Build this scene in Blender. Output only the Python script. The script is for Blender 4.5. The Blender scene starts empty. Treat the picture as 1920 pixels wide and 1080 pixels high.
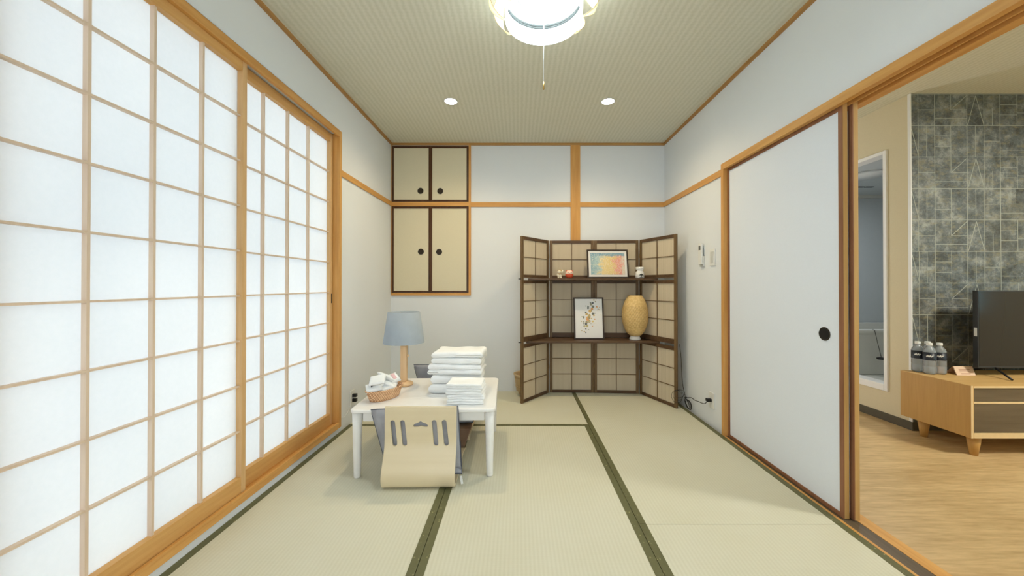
import bpy, bmesh, math, random
from mathutils import Vector, Matrix, noise
random.seed(4)
scene = bpy.context.scene
C = scene.collection
PI = math.pi

# ------------------------------------------------------------------ camera, world, exposure
cam_data = bpy.data.cameras.new('camera')
cam_data.sensor_width = 36.0
cam_data.lens = 686.0 / 1920.0 * 36.0
cam_data.shift_x = -11.0 / 1920.0
cam_data.shift_y = -8.8 / 1920.0
cam_data.clip_start = 0.03
cam = bpy.data.objects.new('camera', cam_data)
C.objects.link(cam)
CAMZ = 1.022
cam.location = (0, 0, CAMZ)
cam.rotation_euler = (math.radians(90.32), 0, 0)
scene.camera = cam

world = bpy.data.worlds.new('sky')
scene.world = world
world.use_nodes = True
wb = world.node_tree.nodes['Background']
wb.inputs[0].default_value = (0.965, 0.965, 1.0, 1)
wb.inputs[1].default_value = 2.25

scene.view_settings.view_transform = 'Standard'
scene.view_settings.look = 'None'
scene.view_settings.gamma = 1.0
scene.view_settings.exposure = 1.23
scene.view_settings.use_curve_mapping = False
scene.cycles.max_bounces = 10
scene.cycles.diffuse_bounces = 6
scene.cycles.transparent_max_bounces = 12
scene.cycles.sample_clamp_indirect = 6.0

def area_light(name, loc, rot, sx, sy, power, color, shape='RECTANGLE'):
    d = bpy.data.lights.new(name, 'AREA')
    d.shape = shape
    d.size = sx
    if shape in ('RECTANGLE', 'ELLIPSE'):
        d.size_y = sy
    d.energy = power
    d.color = color
    o = bpy.data.objects.new(name, d)
    o.location = loc
    o.rotation_euler = rot
    C.objects.link(o)
    return o

PENDANT_POWER = 3.0
DOWNLIGHT_POWER = 1.6
LIVING_POWER = 30.0
# unseen round ceiling lamp, added right of the frame to light the living room
area_light('living_room_fill_light', (3.6, 0.8, 2.33), (0, 0, 0), 0.5, 0.5, LIVING_POWER, (1.0, 0.95, 0.84), 'DISK')
area_light('bathroom_fill_light', (3.3, 3.45, 2.04), (0, 0, 0), 0.22, 0.22, 3.6, (0.85, 0.93, 1.0), 'DISK')  # lamp added to lift the dim bathroom beyond the doorway

# ------------------------------------------------------------------ materials
def srgb(r, g, b):
    def f(c):
        c = c / 255.0
        return c / 12.92 if c <= 0.04045 else ((c + 0.055) / 1.055) ** 2.4
    return (f(r), f(g), f(b), 1.0)

class NT:
    def __init__(self, name):
        self.m = bpy.data.materials.new(name)
        self.m.use_nodes = True
        self.nt = self.m.node_tree
        self.p = self.nt.nodes['Principled BSDF']
        self.out = self.nt.nodes['Material Output']
        self._co = None
    def n(self, t, **kw):
        nd = self.nt.nodes.new(t)
        for k, v in kw.items():
            setattr(nd, k, v)
        return nd
    def l(self, a, b):
        self.nt.links.new(a, b)
    def co(self, scale=(1, 1, 1), rot=(0, 0, 0)):
        if self._co is None:
            self._co = self.n('ShaderNodeTexCoord')
        mp = self.n('ShaderNodeMapping')
        mp.inputs['Scale'].default_value = scale
        mp.inputs['Rotation'].default_value = rot
        self.l(self._co.outputs['Object'], mp.inputs[0])
        return mp.outputs[0]
    def noise(self, vec, scale, detail=3, rough=0.5):
        nd = self.n('ShaderNodeTexNoise')
        nd.inputs['Scale'].default_value = scale
        nd.inputs['Detail'].default_value = detail
        nd.inputs['Roughness'].default_value = rough
        self.l(vec, nd.inputs['Vector'])
        return nd.outputs['Fac']
    def wave(self, vec, scale, dist=0.0, direction='X', dscale=1.0, profile='SIN'):
        nd = self.n('ShaderNodeTexWave')
        nd.bands_direction = direction
        nd.wave_profile = profile
        nd.inputs['Scale'].default_value = scale
        nd.inputs['Distortion'].default_value = dist
        nd.inputs['Detail Scale'].default_value = dscale
        self.l(vec, nd.inputs['Vector'])
        return nd.outputs['Fac']
    def math(self, op, a, b=None, c=None):
        nd = self.n('ShaderNodeMath', operation=op)
        for i, v in enumerate((a, b, c)):
            if v is None:
                continue
            if isinstance(v, (int, float)):
                nd.inputs[i].default_value = v
            else:
                self.l(v, nd.inputs[i])
        return nd.outputs[0]
    def ramp(self, fac, stops):
        nd = self.n('ShaderNodeValToRGB')
        cr = nd.color_ramp
        while len(cr.elements) < len(stops):
            cr.elements.new(0.5)
        for e, (pos, col) in zip(cr.elements, stops):
            e.position = pos
            e.color = col
        self.l(fac, nd.inputs[0])
        return nd.outputs[0]
    def mix(self, fac, a, b, mode='MIX'):
        nd = self.n('ShaderNodeMix', data_type='RGBA', blend_type=mode)
        for idx, v in ((0, fac), (6, a), (7, b)):
            if isinstance(v, (int, float)):
                nd.inputs[idx].default_value = v
            elif isinstance(v, tuple):
                nd.inputs[idx].default_value = v
            else:
                self.l(v, nd.inputs[idx])
        return nd.outputs[2]
    def bump(self, h, strength=0.3, dist=0.002):
        nd = self.n('ShaderNodeBump')
        nd.inputs['Strength'].default_value = strength
        nd.inputs['Distance'].default_value = dist
        self.l(h, nd.inputs['Height'])
        self.l(nd.outputs[0], self.p.inputs['Normal'])
        return nd

def plain(name, col, rough=0.6, metal=0.0, var=0.04, nscale=30, bump=0.05, spec=0.4):
    t = NT(name)
    v = t.noise(t.co(), nscale)
    c1 = tuple(max(0, x * (1 - var)) for x in col[:3]) + (1,)
    c2 = tuple(min(1, x * (1 + var)) for x in col[:3]) + (1,)
    t.l(t.ramp(v, [(0.3, c1), (0.7, c2)]), t.p.inputs['Base Color'])
    t.p.inputs['Roughness'].default_value = rough
    t.p.inputs['Metallic'].default_value = metal
    t.p.inputs['Specular IOR Level'].default_value = spec
    if bump:
        t.bump(v, bump, 0.002)
    return t.m

def wood(name, dark, light, axis='Z', scale=14, rough=0.45, stretch=0.06):
    t = NT(name)
    s = {'X': (stretch, 1, 1), 'Y': (1, stretch, 1), 'Z': (1, 1, stretch)}[axis]
    vec = t.co(scale=s)
    a = t.noise(vec, scale * 4, 4, 0.6)
    b = t.noise(vec, scale, 2)
    f = t.math('ADD', t.math('MULTIPLY', a, 0.55), t.math('MULTIPLY', b, 0.45))
    t.l(t.ramp(f, [(0.36, dark), (0.64, light)]), t.p.inputs['Base Color'])
    t.p.inputs['Roughness'].default_value = rough
    t.p.inputs['Specular IOR Level'].default_value = 0.35
    t.bump(a, 0.08, 0.001)
    return t.m

M = {}
GD, GL = srgb(196, 142, 74), srgb(214, 163, 94)
for ax in 'XYZ':
    M['gold' + ax] = wood('gold_cypress_' + ax.lower(), GD, GL, ax)
M['kumiko'] = wood('pale_lattice_wood', srgb(214, 192, 168), srgb(226, 206, 184), 'Z')
M['stile'] = wood('shoji_stile_wood', srgb(204, 164, 112), srgb(219, 182, 132), 'Z')
M['stileY'] = wood('shoji_rail_wood', srgb(198, 150, 86), srgb(214, 168, 104), 'Y')
M['crown'] = wood('ceiling_moulding_wood', srgb(165, 120, 66), srgb(182, 138, 80), 'Y')
M['crownX'] = wood('ceiling_moulding_wood_cross', srgb(165, 125, 72), srgb(186, 145, 88), 'X')
M['doorframe'] = wood('sliding_door_frame_wood', srgb(128, 86, 60), srgb(150, 105, 76), 'Z')
M['dooredge'] = wood('sliding_door_edge_wood', srgb(190, 152, 92), srgb(208, 172, 112), 'Z')
M['lacquer'] = wood('dark_brown_lacquer', srgb(62, 38, 18), srgb(84, 54, 30), 'Z', rough=0.35)
M['walnut'] = wood('walnut_screen_wood', srgb(98, 77, 50), srgb(120, 95, 64), 'Z')
M['walnutX'] = wood('walnut_screen_wood_cross', srgb(74, 54, 36), srgb(98, 74, 50), 'X')
M['console'] = wood('oak_console_wood', srgb(186, 144, 82), srgb(196, 154, 90), 'Z', scale=20)
M['consoletop'] = wood('oak_console_top', srgb(200, 160, 98), srgb(214, 176, 116), 'X', scale=20)
M['consoleedge'] = plain('pale_console_edge', srgb(222, 196, 150), 0.5)
M['drawer'] = wood('grey_brown_drawer', srgb(92, 80, 62), srgb(108, 94, 74), 'X')
M['bentwood'] = wood('pale_bentwood', srgb(217, 202, 168), srgb(223, 209, 177), 'X', scale=5, rough=0.22)
M['lampwood'] = wood('beech_lamp_wood', srgb(222, 184, 136), srgb(236, 202, 158), 'Z')
M['pail'] = wood('pale_pail_wood', srgb(196, 170, 128), srgb(212, 188, 148), 'Z')
M['white'] = plain('white_lacquer', srgb(236, 236, 234), 0.35, var=0.01)
M['plastic'] = plain('white_plastic', srgb(226, 228, 226), 0.4, var=0.01)
M['black'] = plain('black_plastic', srgb(22, 22, 24), 0.4)
M['cord'] = plain('black_cord_rubber', srgb(26, 27, 30), 0.5)
M['darkmetal'] = plain('dark_bronze_metal', srgb(58, 50, 40), 0.4, metal=0.6)
M['greyring'] = plain('grey_shade_ring', srgb(52, 55, 53), 0.7, spec=0.0)
M['brass'] = plain('aged_brass', srgb(170, 140, 80), 0.4, metal=0.8)
M['frameblack'] = plain('espresso_picture_frame', srgb(58, 46, 38), 0.4)
M['mat'] = plain('white_mount_board', srgb(228, 226, 222), 0.8, var=0.01)
M['towel'] = None
M['ceramic'] = plain('white_ceramic', srgb(226, 226, 222), 0.25, var=0.01)
M['ink'] = plain('dark_ink', srgb(50, 52, 50), 0.6)
M['gold_paint'] = plain('gold_paint', srgb(206, 164, 70), 0.4)
M['redglaze'] = plain('red_orange_glaze', srgb(206, 84, 52), 0.35)
M['pinkglaze'] = plain('pale_pink_glaze', srgb(238, 206, 190), 0.35)
M['threshold'] = wood('dark_threshold_cover', srgb(84, 72, 56), srgb(104, 90, 72), 'Y')
M['base_dark'] = plain('dark_olive_baseboard', srgb(84, 78, 62), 0.5)
M['beigewall'] = plain('beige_wallpaper', srgb(216, 204, 172), 0.85, var=0.02, nscale=160, bump=0.1)
M['bathwall'] = plain('grey_bath_panel', srgb(196, 200, 200), 0.4, var=0.01)
M['bathtub'] = plain('bathtub_resin', srgb(208, 206, 196), 0.3, var=0.01)
M['shadegrey'] = None

def wall_mat():
    t = NT('white_wallpaper')
    a = t.noise(t.co(), 260, 2)
    b = t.noise(t.co(), 1.2, 2)
    t.l(t.ramp(b, [(0.3, srgb(221, 226, 230)), (0.7, srgb(226, 231, 235))]), t.p.inputs['Base Color'])
    t.p.inputs['Roughness'].default_value = 0.9
    t.p.inputs['Specular IOR Level'].default_value = 0.15
    t.bump(a, 0.12, 0.001)
    return t.m
M['wall'] = wall_mat()

def ceiling_mat():
    t = NT('woven_ceiling_paper')
    v = t.co()
    w1 = t.wave(v, 9.5, 2.2, 'X', 3.0)
    w2 = t.wave(v, 14.0, 1.5, 'Y', 2.0)
    nz = t.noise(v, 90, 3)
    h = t.math('ADD', t.math('MULTIPLY', w1, 0.6), t.math('ADD', t.math('MULTIPLY', w2, 0.18), t.math('MULTIPLY', nz, 0.5)))
    t.l(t.ramp(h, [(0.2, srgb(203, 202, 182)), (0.95, srgb(215, 213, 196))]), t.p.inputs['Base Color'])
    t.p.inputs['Roughness'].default_value = 0.9
    t.p.inputs['Specular IOR Level'].default_value = 0.1
    t.bump(h, 0.22, 0.003)
    return t.m
M['ceiling'] = ceiling_mat()

def tatami_mat(name, direction):
    t = NT(name)
    v = t.co()
    other = 'Y' if direction == 'X' else 'X'
    w1 = t.wave(v, 20.0, 0.25, direction, 1.0)
    w2 = t.wave(v, 90.0, 0.6, other, 1.0)
    s = (1, 30, 1) if direction == 'X' else (30, 1, 1)
    fine = t.noise(t.co(scale=s), 9.0, 5, 0.7)
    big = t.noise(v, 2.2, 3)
    h = t.math('ADD', t.math('MULTIPLY', w1, 0.30), t.math('ADD', t.math('MULTIPLY', w2, 0.20), t.math('MULTIPLY', fine, 0.5)))
    col = t.ramp(h, [(0.25, srgb(199, 197, 173)), (0.8, srgb(217, 216, 197))])
    col = t.mix(0.5, col, t.ramp(big, [(0.3, srgb(204, 201, 177)), (0.7, srgb(212, 211, 193))]))
    t.l(col, t.p.inputs['Base Color'])
    t.p.inputs['Roughness'].default_value = 0.62
    t.p.inputs['Specular IOR Level'].default_value = 0.3
    t.bump(h, 0.25, 0.002)
    return t.m
M['tatamiX'] = tatami_mat('igusa_weave', 'X')
M['tatamiY'] = tatami_mat('igusa_weave_crosswise', 'Y')

def heri_mat():
    t = NT('green_brocade_border')
    v = t.co()
    ch = t.n('ShaderNodeTexVoronoi')
    ch.inputs['Scale'].default_value = 62
    ch.distance = 'MANHATTAN'
    t.l(v, ch.inputs['Vector'])
    f = t.ramp(ch.outputs['Distance'], [(0.22, srgb(164, 160, 112)), (0.34, srgb(98, 98, 64))])
    w = t.noise(v, 30, 2)
    g = t.mix(t.ramp(w, [(0.48, (0, 0, 0, 1)), (0.58, (1, 1, 1, 1))]), srgb(96, 96, 62), f)
    t.l(g, t.p.inputs['Base Color'])
    t.p.inputs['Roughness'].default_value = 0.6
    t.bump(ch.outputs['Distance'], 0.2, 0.001)
    return t.m
M['heri'] = heri_mat()

def paper_mat():
    t = NT('shoji_paper')
    d = t.n('ShaderNodeBsdfDiffuse')
    tr = t.n('ShaderNodeBsdfTranslucent')
    nz = t.noise(t.co(), 60, 4, 0.6)
    big = t.noise(t.co(scale=(1, 1.4, 0.5)), 2.2, 1)
    c = t.ramp(nz, [(0.3, (0.74, 0.76, 0.76, 1)), (0.7, (0.78, 0.79, 0.79, 1))])
    t.l(c, d.inputs[0])
    t.l(t.mix(big, (0.60, 0.655, 0.69, 1), (0.76, 0.79, 0.80, 1)), tr.inputs[0])
    mx = t.n('ShaderNodeMixShader')
    mx.inputs[0].default_value = 0.42
    t.l(d.outputs[0], mx.inputs[1])
    t.l(tr.outputs[0], mx.inputs[2])
    t.l(mx.outputs[0], t.out.inputs[0])
    return t.m
M['paper'] = paper_mat()

def screen_cloth():
    t = NT('woven_screen_cloth')
    d = t.n('ShaderNodeBsdfDiffuse')
    tr = t.n('ShaderNodeBsdfTranslucent')
    tp = t.n('ShaderNodeBsdfTransparent')
    w = t.wave(t.co(), 60, 0.8, 'X', 2.0)
    nz = t.noise(t.co(scale=(1, 1, 0.05)), 40, 3)
    f = t.math('ADD', t.math('MULTIPLY', w, 0.5), t.math('MULTIPLY', nz, 0.5))
    c = t.ramp(f, [(0.3, srgb(218, 205, 180)), (0.75, srgb(234, 223, 200))])
    t.l(c, d.inputs[0])
    t.l(c, tr.inputs[0])
    m1 = t.n('ShaderNodeMixShader')
    m1.inputs[0].default_value = 0.25
    t.l(d.outputs[0], m1.inputs[1])
    t.l(tr.outputs[0], m1.inputs[2])
    m2 = t.n('ShaderNodeMixShader')
    m2.inputs[0].default_value = 0.16
    t.l(m1.outputs[0], m2.inputs[1])
    t.l(tp.outputs[0], m2.inputs[2])
    t.l(m2.outputs[0], t.out.inputs[0])
    return t.m
M['screencloth'] = screen_cloth()

def cloth(name, c1, c2, scale=300, bump=0.4):
    t = NT(name)
    a = t.noise(t.co(), scale, 2)
    b = t.noise(t.co(), 12, 3)
    t.l(t.ramp(b, [(0.3, c1), (0.7, c2)]), t.p.inputs['Base Color'])
    t.p.inputs['Roughness'].default_value = 0.95
    t.p.inputs['Specular IOR Level'].default_value = 0.1
    t.bump(a, bump, 0.003)
    return t.m
M['towel'] = cloth('white_terry', srgb(236, 239, 239), srgb(244, 246, 246))
M['cushion'] = cloth('grey_cushion_fabric', srgb(150, 152, 158), srgb(166, 168, 174))
M['piping'] = cloth('dark_cushion_piping', srgb(84, 88, 98), srgb(94, 98, 108))
M['shadegrey'] = cloth('grey_blue_lampshade', srgb(158, 168, 176), srgb(166, 176, 184), 500, 0.2)
M['packet'] = cloth('white_sachet', srgb(226, 230, 230), srgb(240, 242, 242), 40, 0.2)

def weave_mat(name, c1, c2, sc):
    t = NT(name)
    v = t.co()
    a = t.wave(v, sc, 0, 'DIAGONAL')
    b = t.wave(t.co(scale=(1, 1, -1)), sc, 0, 'DIAGONAL')
    nz = t.noise(v, 30, 2)
    h = t.math('MULTIPLY', a, b)
    f = t.math('ADD', t.math('MULTIPLY', h, 0.8), t.math('MULTIPLY', nz, 0.4))
    t.l(t.ramp(f, [(0.15, c1), (0.5, c2)]), t.p.inputs['Base Color'])
    t.p.inputs['Roughness'].default_value = 0.6
    t.bump(h, 0.6, 0.004)
    return t.m
def bamboo_mat():
    t = NT('woven_bamboo')
    v = t.co()
    sep = t.n('ShaderNodeSeparateXYZ'); t.l(v, sep.inputs[0])
    ang = t.math('ARCTAN2', sep.outputs[1], sep.outputs[0])
    zrow = t.math('MULTIPLY', sep.outputs[2], 470.0)
    a = t.math('ABSOLUTE', t.math('SINE', t.math('ADD', t.math('MULTIPLY', ang, 26.0), t.math('MULTIPLY', sep.outputs[2], 90.0))))
    b = t.math('ABSOLUTE', t.math('SINE', zrow))
    band = t.math('MULTIPLY', t.math('GREATER_THAN', sep.outputs[2], 0.11), t.math('LESS_THAN', sep.outputs[2], 0.31))
    hole = t.math('MULTIPLY', t.math('MULTIPLY', a, b), t.math('ADD', t.math('MULTIPLY', band, 0.62), 0.38))
    nz = t.noise(v, 60, 3)
    base = t.ramp(nz, [(0.35, srgb(206, 172, 108)), (0.65, srgb(226, 196, 136))])
    t.l(t.mix(t.ramp(hole, [(0.55, (0, 0, 0, 1)), (0.9, (1, 1, 1, 1))]), base, srgb(150, 112, 56)), t.p.inputs['Base Color'])
    t.p.inputs['Roughness'].default_value = 0.6
    t.bump(hole, -0.5, 0.004)
    return t.m
M['bamboo'] = bamboo_mat()
M['rattan'] = weave_mat('woven_rattan', srgb(170, 118, 78), srgb(232, 194, 152), 34)

def living_floor():
    t = NT('bamboo_plank_floor')
    v = t.co(scale=(0.12, 1, 1))
    a = t.noise(v, 70, 4, 0.6)
    b = t.noise(v, 14, 3)
    f = t.math('ADD', t.math('MULTIPLY', a, 0.6), t.math('MULTIPLY', b, 0.4))
    t.l(t.ramp(f, [(0.36, srgb(180, 150, 104)), (0.62, srgb(212, 182, 134))]), t.p.inputs['Base Color'])
    t.p.inputs['Roughness'].default_value = 0.38
    t.bump(a, 0.05, 0.001)
    return t.m
M['livingfloor'] = living_floor()

def mural_mat():
    t = NT('mottled_grey_tile_paper')
    v = t.co()
    a = t.noise(v, 11, 10, 0.78)
    sep = t.n('ShaderNodeSeparateXYZ'); t.l(v, sep.inputs[0])
    cell = t.n('ShaderNodeCombineXYZ')
    t.l(t.math('FLOOR', t.math('DIVIDE', t.math('ADD', sep.outputs[0], 7.0), 0.1163)), cell.inputs[0])
    t.l(t.math('FLOOR', t.math('DIVIDE', t.math('ADD', sep.outputs[2], 7.0), 0.1131)), cell.inputs[2])
    wn = t.n('ShaderNodeTexWhiteNoise'); t.l(cell.outputs[0], wn.inputs['Vector'])
    a = t.math('ADD', a, t.math('MULTIPLY', t.math('SUBTRACT', wn.outputs['Value'], 0.5), 0.10))
    b = t.noise(t.co(scale=(1, 1, 2.2)), 16, 8, 0.75)
    c = t.noise(v, 2.6, 3)
    base = t.ramp(a, [(0.36, srgb(62, 66, 64)), (0.5, srgb(98, 105, 107)), (0.66, srgb(158, 162, 156))])
    base = t.mix(t.ramp(b, [(0.5, (0, 0, 0, 1)), (0.72, (1, 1, 1, 1))]), base, srgb(140, 134, 104))
    base = t.mix(t.ramp(c, [(0.5, (0, 0, 0, 1)), (0.75, (0.6, 0.6, 0.6, 1))]), base, srgb(72, 70, 56))
    t.l(base, t.p.inputs['Base Color'])
    t.p.inputs['Roughness'].default_value = 0.55
    t.bump(b, 0.2, 0.002)
    return t.m
M['mural'] = mural_mat()
M['grout'] = plain('pale_grout_lines', srgb(168, 172, 162), 0.7)

def art_mat(name, kind, w, h):
    t = NT(name)
    v = t.co()
    sep = t.n('ShaderNodeSeparateXYZ')
    t.l(t._co.outputs['Object'], sep.inputs[0])
    n1 = t.noise(v, 28, 4, 0.65)
    n2 = t.noise(v, 90, 3, 0.7)
    if kind == 'blue':
        x = t.math('ADD', t.math('DIVIDE', sep.outputs[0], w), t.math('MULTIPLY', t.math('SUBTRACT', n1, 0.5), 0.9))
        c = t.ramp(x, [(-0.0 + 0.0, srgb(84, 150, 178)), (0.22, srgb(150, 190, 196)), (0.36, srgb(226, 200, 132)),
                       (0.62, srgb(220, 192, 110)), (0.82, srgb(226, 120, 122)), (1.0, srgb(214, 200, 186))])
        zz = t.math('ADD', t.math('DIVIDE', sep.outputs[2], h), t.math('MULTIPLY', t.math('SUBTRACT', n1, 0.5), 0.35))
        c = t.mix(t.ramp(zz, [(0.82, (0, 0, 0, 1)), (0.9, (1, 1, 1, 1))]), c, srgb(60, 140, 176))
        c = t.mix(t.ramp(n2, [(0.52, (0, 0, 0, 1)), (0.64, (0.8, 0.8, 0.8, 1))]), c, srgb(240, 232, 214))
        n3 = t.noise(v, 55, 5, 0.8)
        c = t.mix(t.ramp(n3, [(0.30, (0.6, 0.6, 0.6, 1)), (0.44, (0, 0, 0, 1))]), c, srgb(120, 116, 96))
        c = t.mix(0.22, c, srgb(224, 212, 184))
    else:
        vo = t.n('ShaderNodeTexVoronoi'); vo.inputs['Scale'].default_value = 44
        t.l(v, vo.inputs['Vector'])
        U = t.math('DIVIDE', sep.outputs[0], w); V = t.math('DIVIDE', sep.outputs[2], h)
        # a drift of blossoms from upper right down to the left
        cx_ = t.math('ADD', t.math('MULTIPLY', V, 0.42), 0.30)
        dx_ = t.math('ABSOLUTE', t.math('SUBTRACT', U, cx_))
        dz_ = t.math('ABSOLUTE', t.math('SUBTRACT', V, 0.60))
        dist = t.math('ADD', t.math('MULTIPLY', dx_, 2.6), t.math('MULTIPLY', t.math('POWER', dz_, 1.5), 2.0))
        rad = t.math('ADD', vo.outputs['Distance'], t.math('MULTIPLY', dist, 0.62))
        rad = t.math('ADD', rad, t.math('MULTIPLY', t.math('SUBTRACT', n1, 0.5), 0.5))
        sc = t.n('ShaderNodeSeparateColor'); t.l(vo.outputs['Color'], sc.inputs[0])
        pal = t.ramp(sc.outputs[0], [(0.12, srgb(92, 96, 104)), (0.3, srgb(140, 146, 128)), (0.5, srgb(214, 178, 100)), (0.66, srgb(196, 186, 136)), (0.8, srgb(220, 142, 96)), (0.95, srgb(236, 206, 120))])
        pal = t.mix(t.ramp(n2, [(0.5, (0, 0, 0, 1)), (0.62, (0.7, 0.7, 0.7, 1))]), pal, srgb(96, 98, 86))
        c = t.mix(t.ramp(rad, [(0.72, (0, 0, 0, 1)), (0.76, (1, 1, 1, 1))]), pal, srgb(228, 228, 226))
    t.l(c, t.p.inputs['Base Color'])
    t.p.inputs['Roughness'].default_value = 0.6
    return t.m

def emit(name, col, strength):
    t = NT(name)
    e = t.n('ShaderNodeEmission')
    e.inputs[0].default_value = col
    e.inputs[1].default_value = strength
    t.l(e.outputs[0], t.out.inputs[0])
    return t.m
M['bulb'] = emit('lit_bulb', (1, 0.97, 0.92, 1), 8)
M['spotglow'] = emit('lit_downlight', (1, 0.95, 0.84, 1), 30)

def shade_white():
    t = NT('white_acrylic_shade')
    t.p.inputs['Base Color'].default_value = (0.92, 0.92, 0.9, 1)
    t.p.inputs['Emission Color'].default_value = (0.76, 0.89, 1.0, 1)
    t.p.inputs['Emission Strength'].default_value = 4.6
    t.p.inputs['Roughness'].default_value = 0.5
    return t.m
M['shadewhite'] = shade_white()
def tubeglow():
    t = NT('cream_curved_strip')
    d = t.n('ShaderNodeBsdfDiffuse')
    tr = t.n('ShaderNodeBsdfTranslucent')
    for q in (d, tr):
        q.inputs[0].default_value = srgb(246, 238, 206)
    mx = t.n('ShaderNodeMixShader')
    mx.inputs[0].default_value = 0.5
    t.l(d.outputs[0], mx.inputs[1]); t.l(tr.outputs[0], mx.inputs[2]); t.l(mx.outputs[0], t.out.inputs[0])
    return t.m
M['creamstrip'] = tubeglow()

def clear_mat(name, col, rough=0.04, ior=1.33):
    t = NT(name)
    t.p.inputs['Base Color'].default_value = col
    t.p.inputs['Transmission Weight'].default_value = 1.0
    t.p.inputs['Roughness'].default_value = rough
    t.p.inputs['IOR'].default_value = ior
    return t.m
def pet():
    t = NT('clear_water_bottle')
    tp = t.n('ShaderNodeBsdfTransparent'); tp.inputs[0].default_value = (0.93, 0.96, 0.98, 1)
    gl = t.n('ShaderNodeBsdfGlossy'); gl.inputs['Roughness'].default_value = 0.08
    df = t.n('ShaderNodeBsdfDiffuse'); df.inputs[0].default_value = (0.75, 0.82, 0.88, 1)
    fr = t.n('ShaderNodeFresnel'); fr.inputs[0].default_value = 1.5
    m1 = t.n('ShaderNodeMixShader'); m1.inputs[0].default_value = 0.30
    t.l(tp.outputs[0], m1.inputs[1]); t.l(df.outputs[0], m1.inputs[2])
    m2 = t.n('ShaderNodeMixShader')
    t.l(fr.outputs[0], m2.inputs[0]); t.l(m1.outputs[0], m2.inputs[1]); t.l(gl.outputs[0], m2.inputs[2])
    t.l(m2.outputs[0], t.out.inputs[0])
    return t.m
M['pet'] = pet()
def tvscreen():
    t = NT('dark_tv_screen')
    t.p.inputs['Base Color'].default_value = srgb(36, 37, 38)
    t.p.inputs['Roughness'].default_value = 0.12
    t.p.inputs['Specular IOR Level'].default_value = 0.38
    return t.m
M['tvscreen'] = tvscreen()
M['tvbezel'] = plain('tv_bezel', srgb(48, 50, 52), 0.35)
M['label_navy'] = plain('navy_bottle_label', srgb(34, 40, 50), 0.4)
M['card'] = plain('pinkish_card', srgb(226, 196, 168), 0.7)
M['cardink'] = plain('brown_card_print', srgb(176, 132, 108), 0.7)
M['greydoor'] = plain('white_fusuma_paper', srgb(223, 230, 239), 0.9, var=0.01, nscale=200, bump=0.1)
M['creamdoor'] = plain('cream_fusuma_paper', srgb(214, 207, 180), 0.9, var=0.02, nscale=200, bump=0.1)
M['remotegrey'] = plain('grey_remote_screen', srgb(96, 100, 98), 0.4)
M['switchshade'] = plain('switch_plate_grey', srgb(208, 210, 208), 0.4)

# ------------------------------------------------------------------ mesh helpers
ORG = {}

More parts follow.
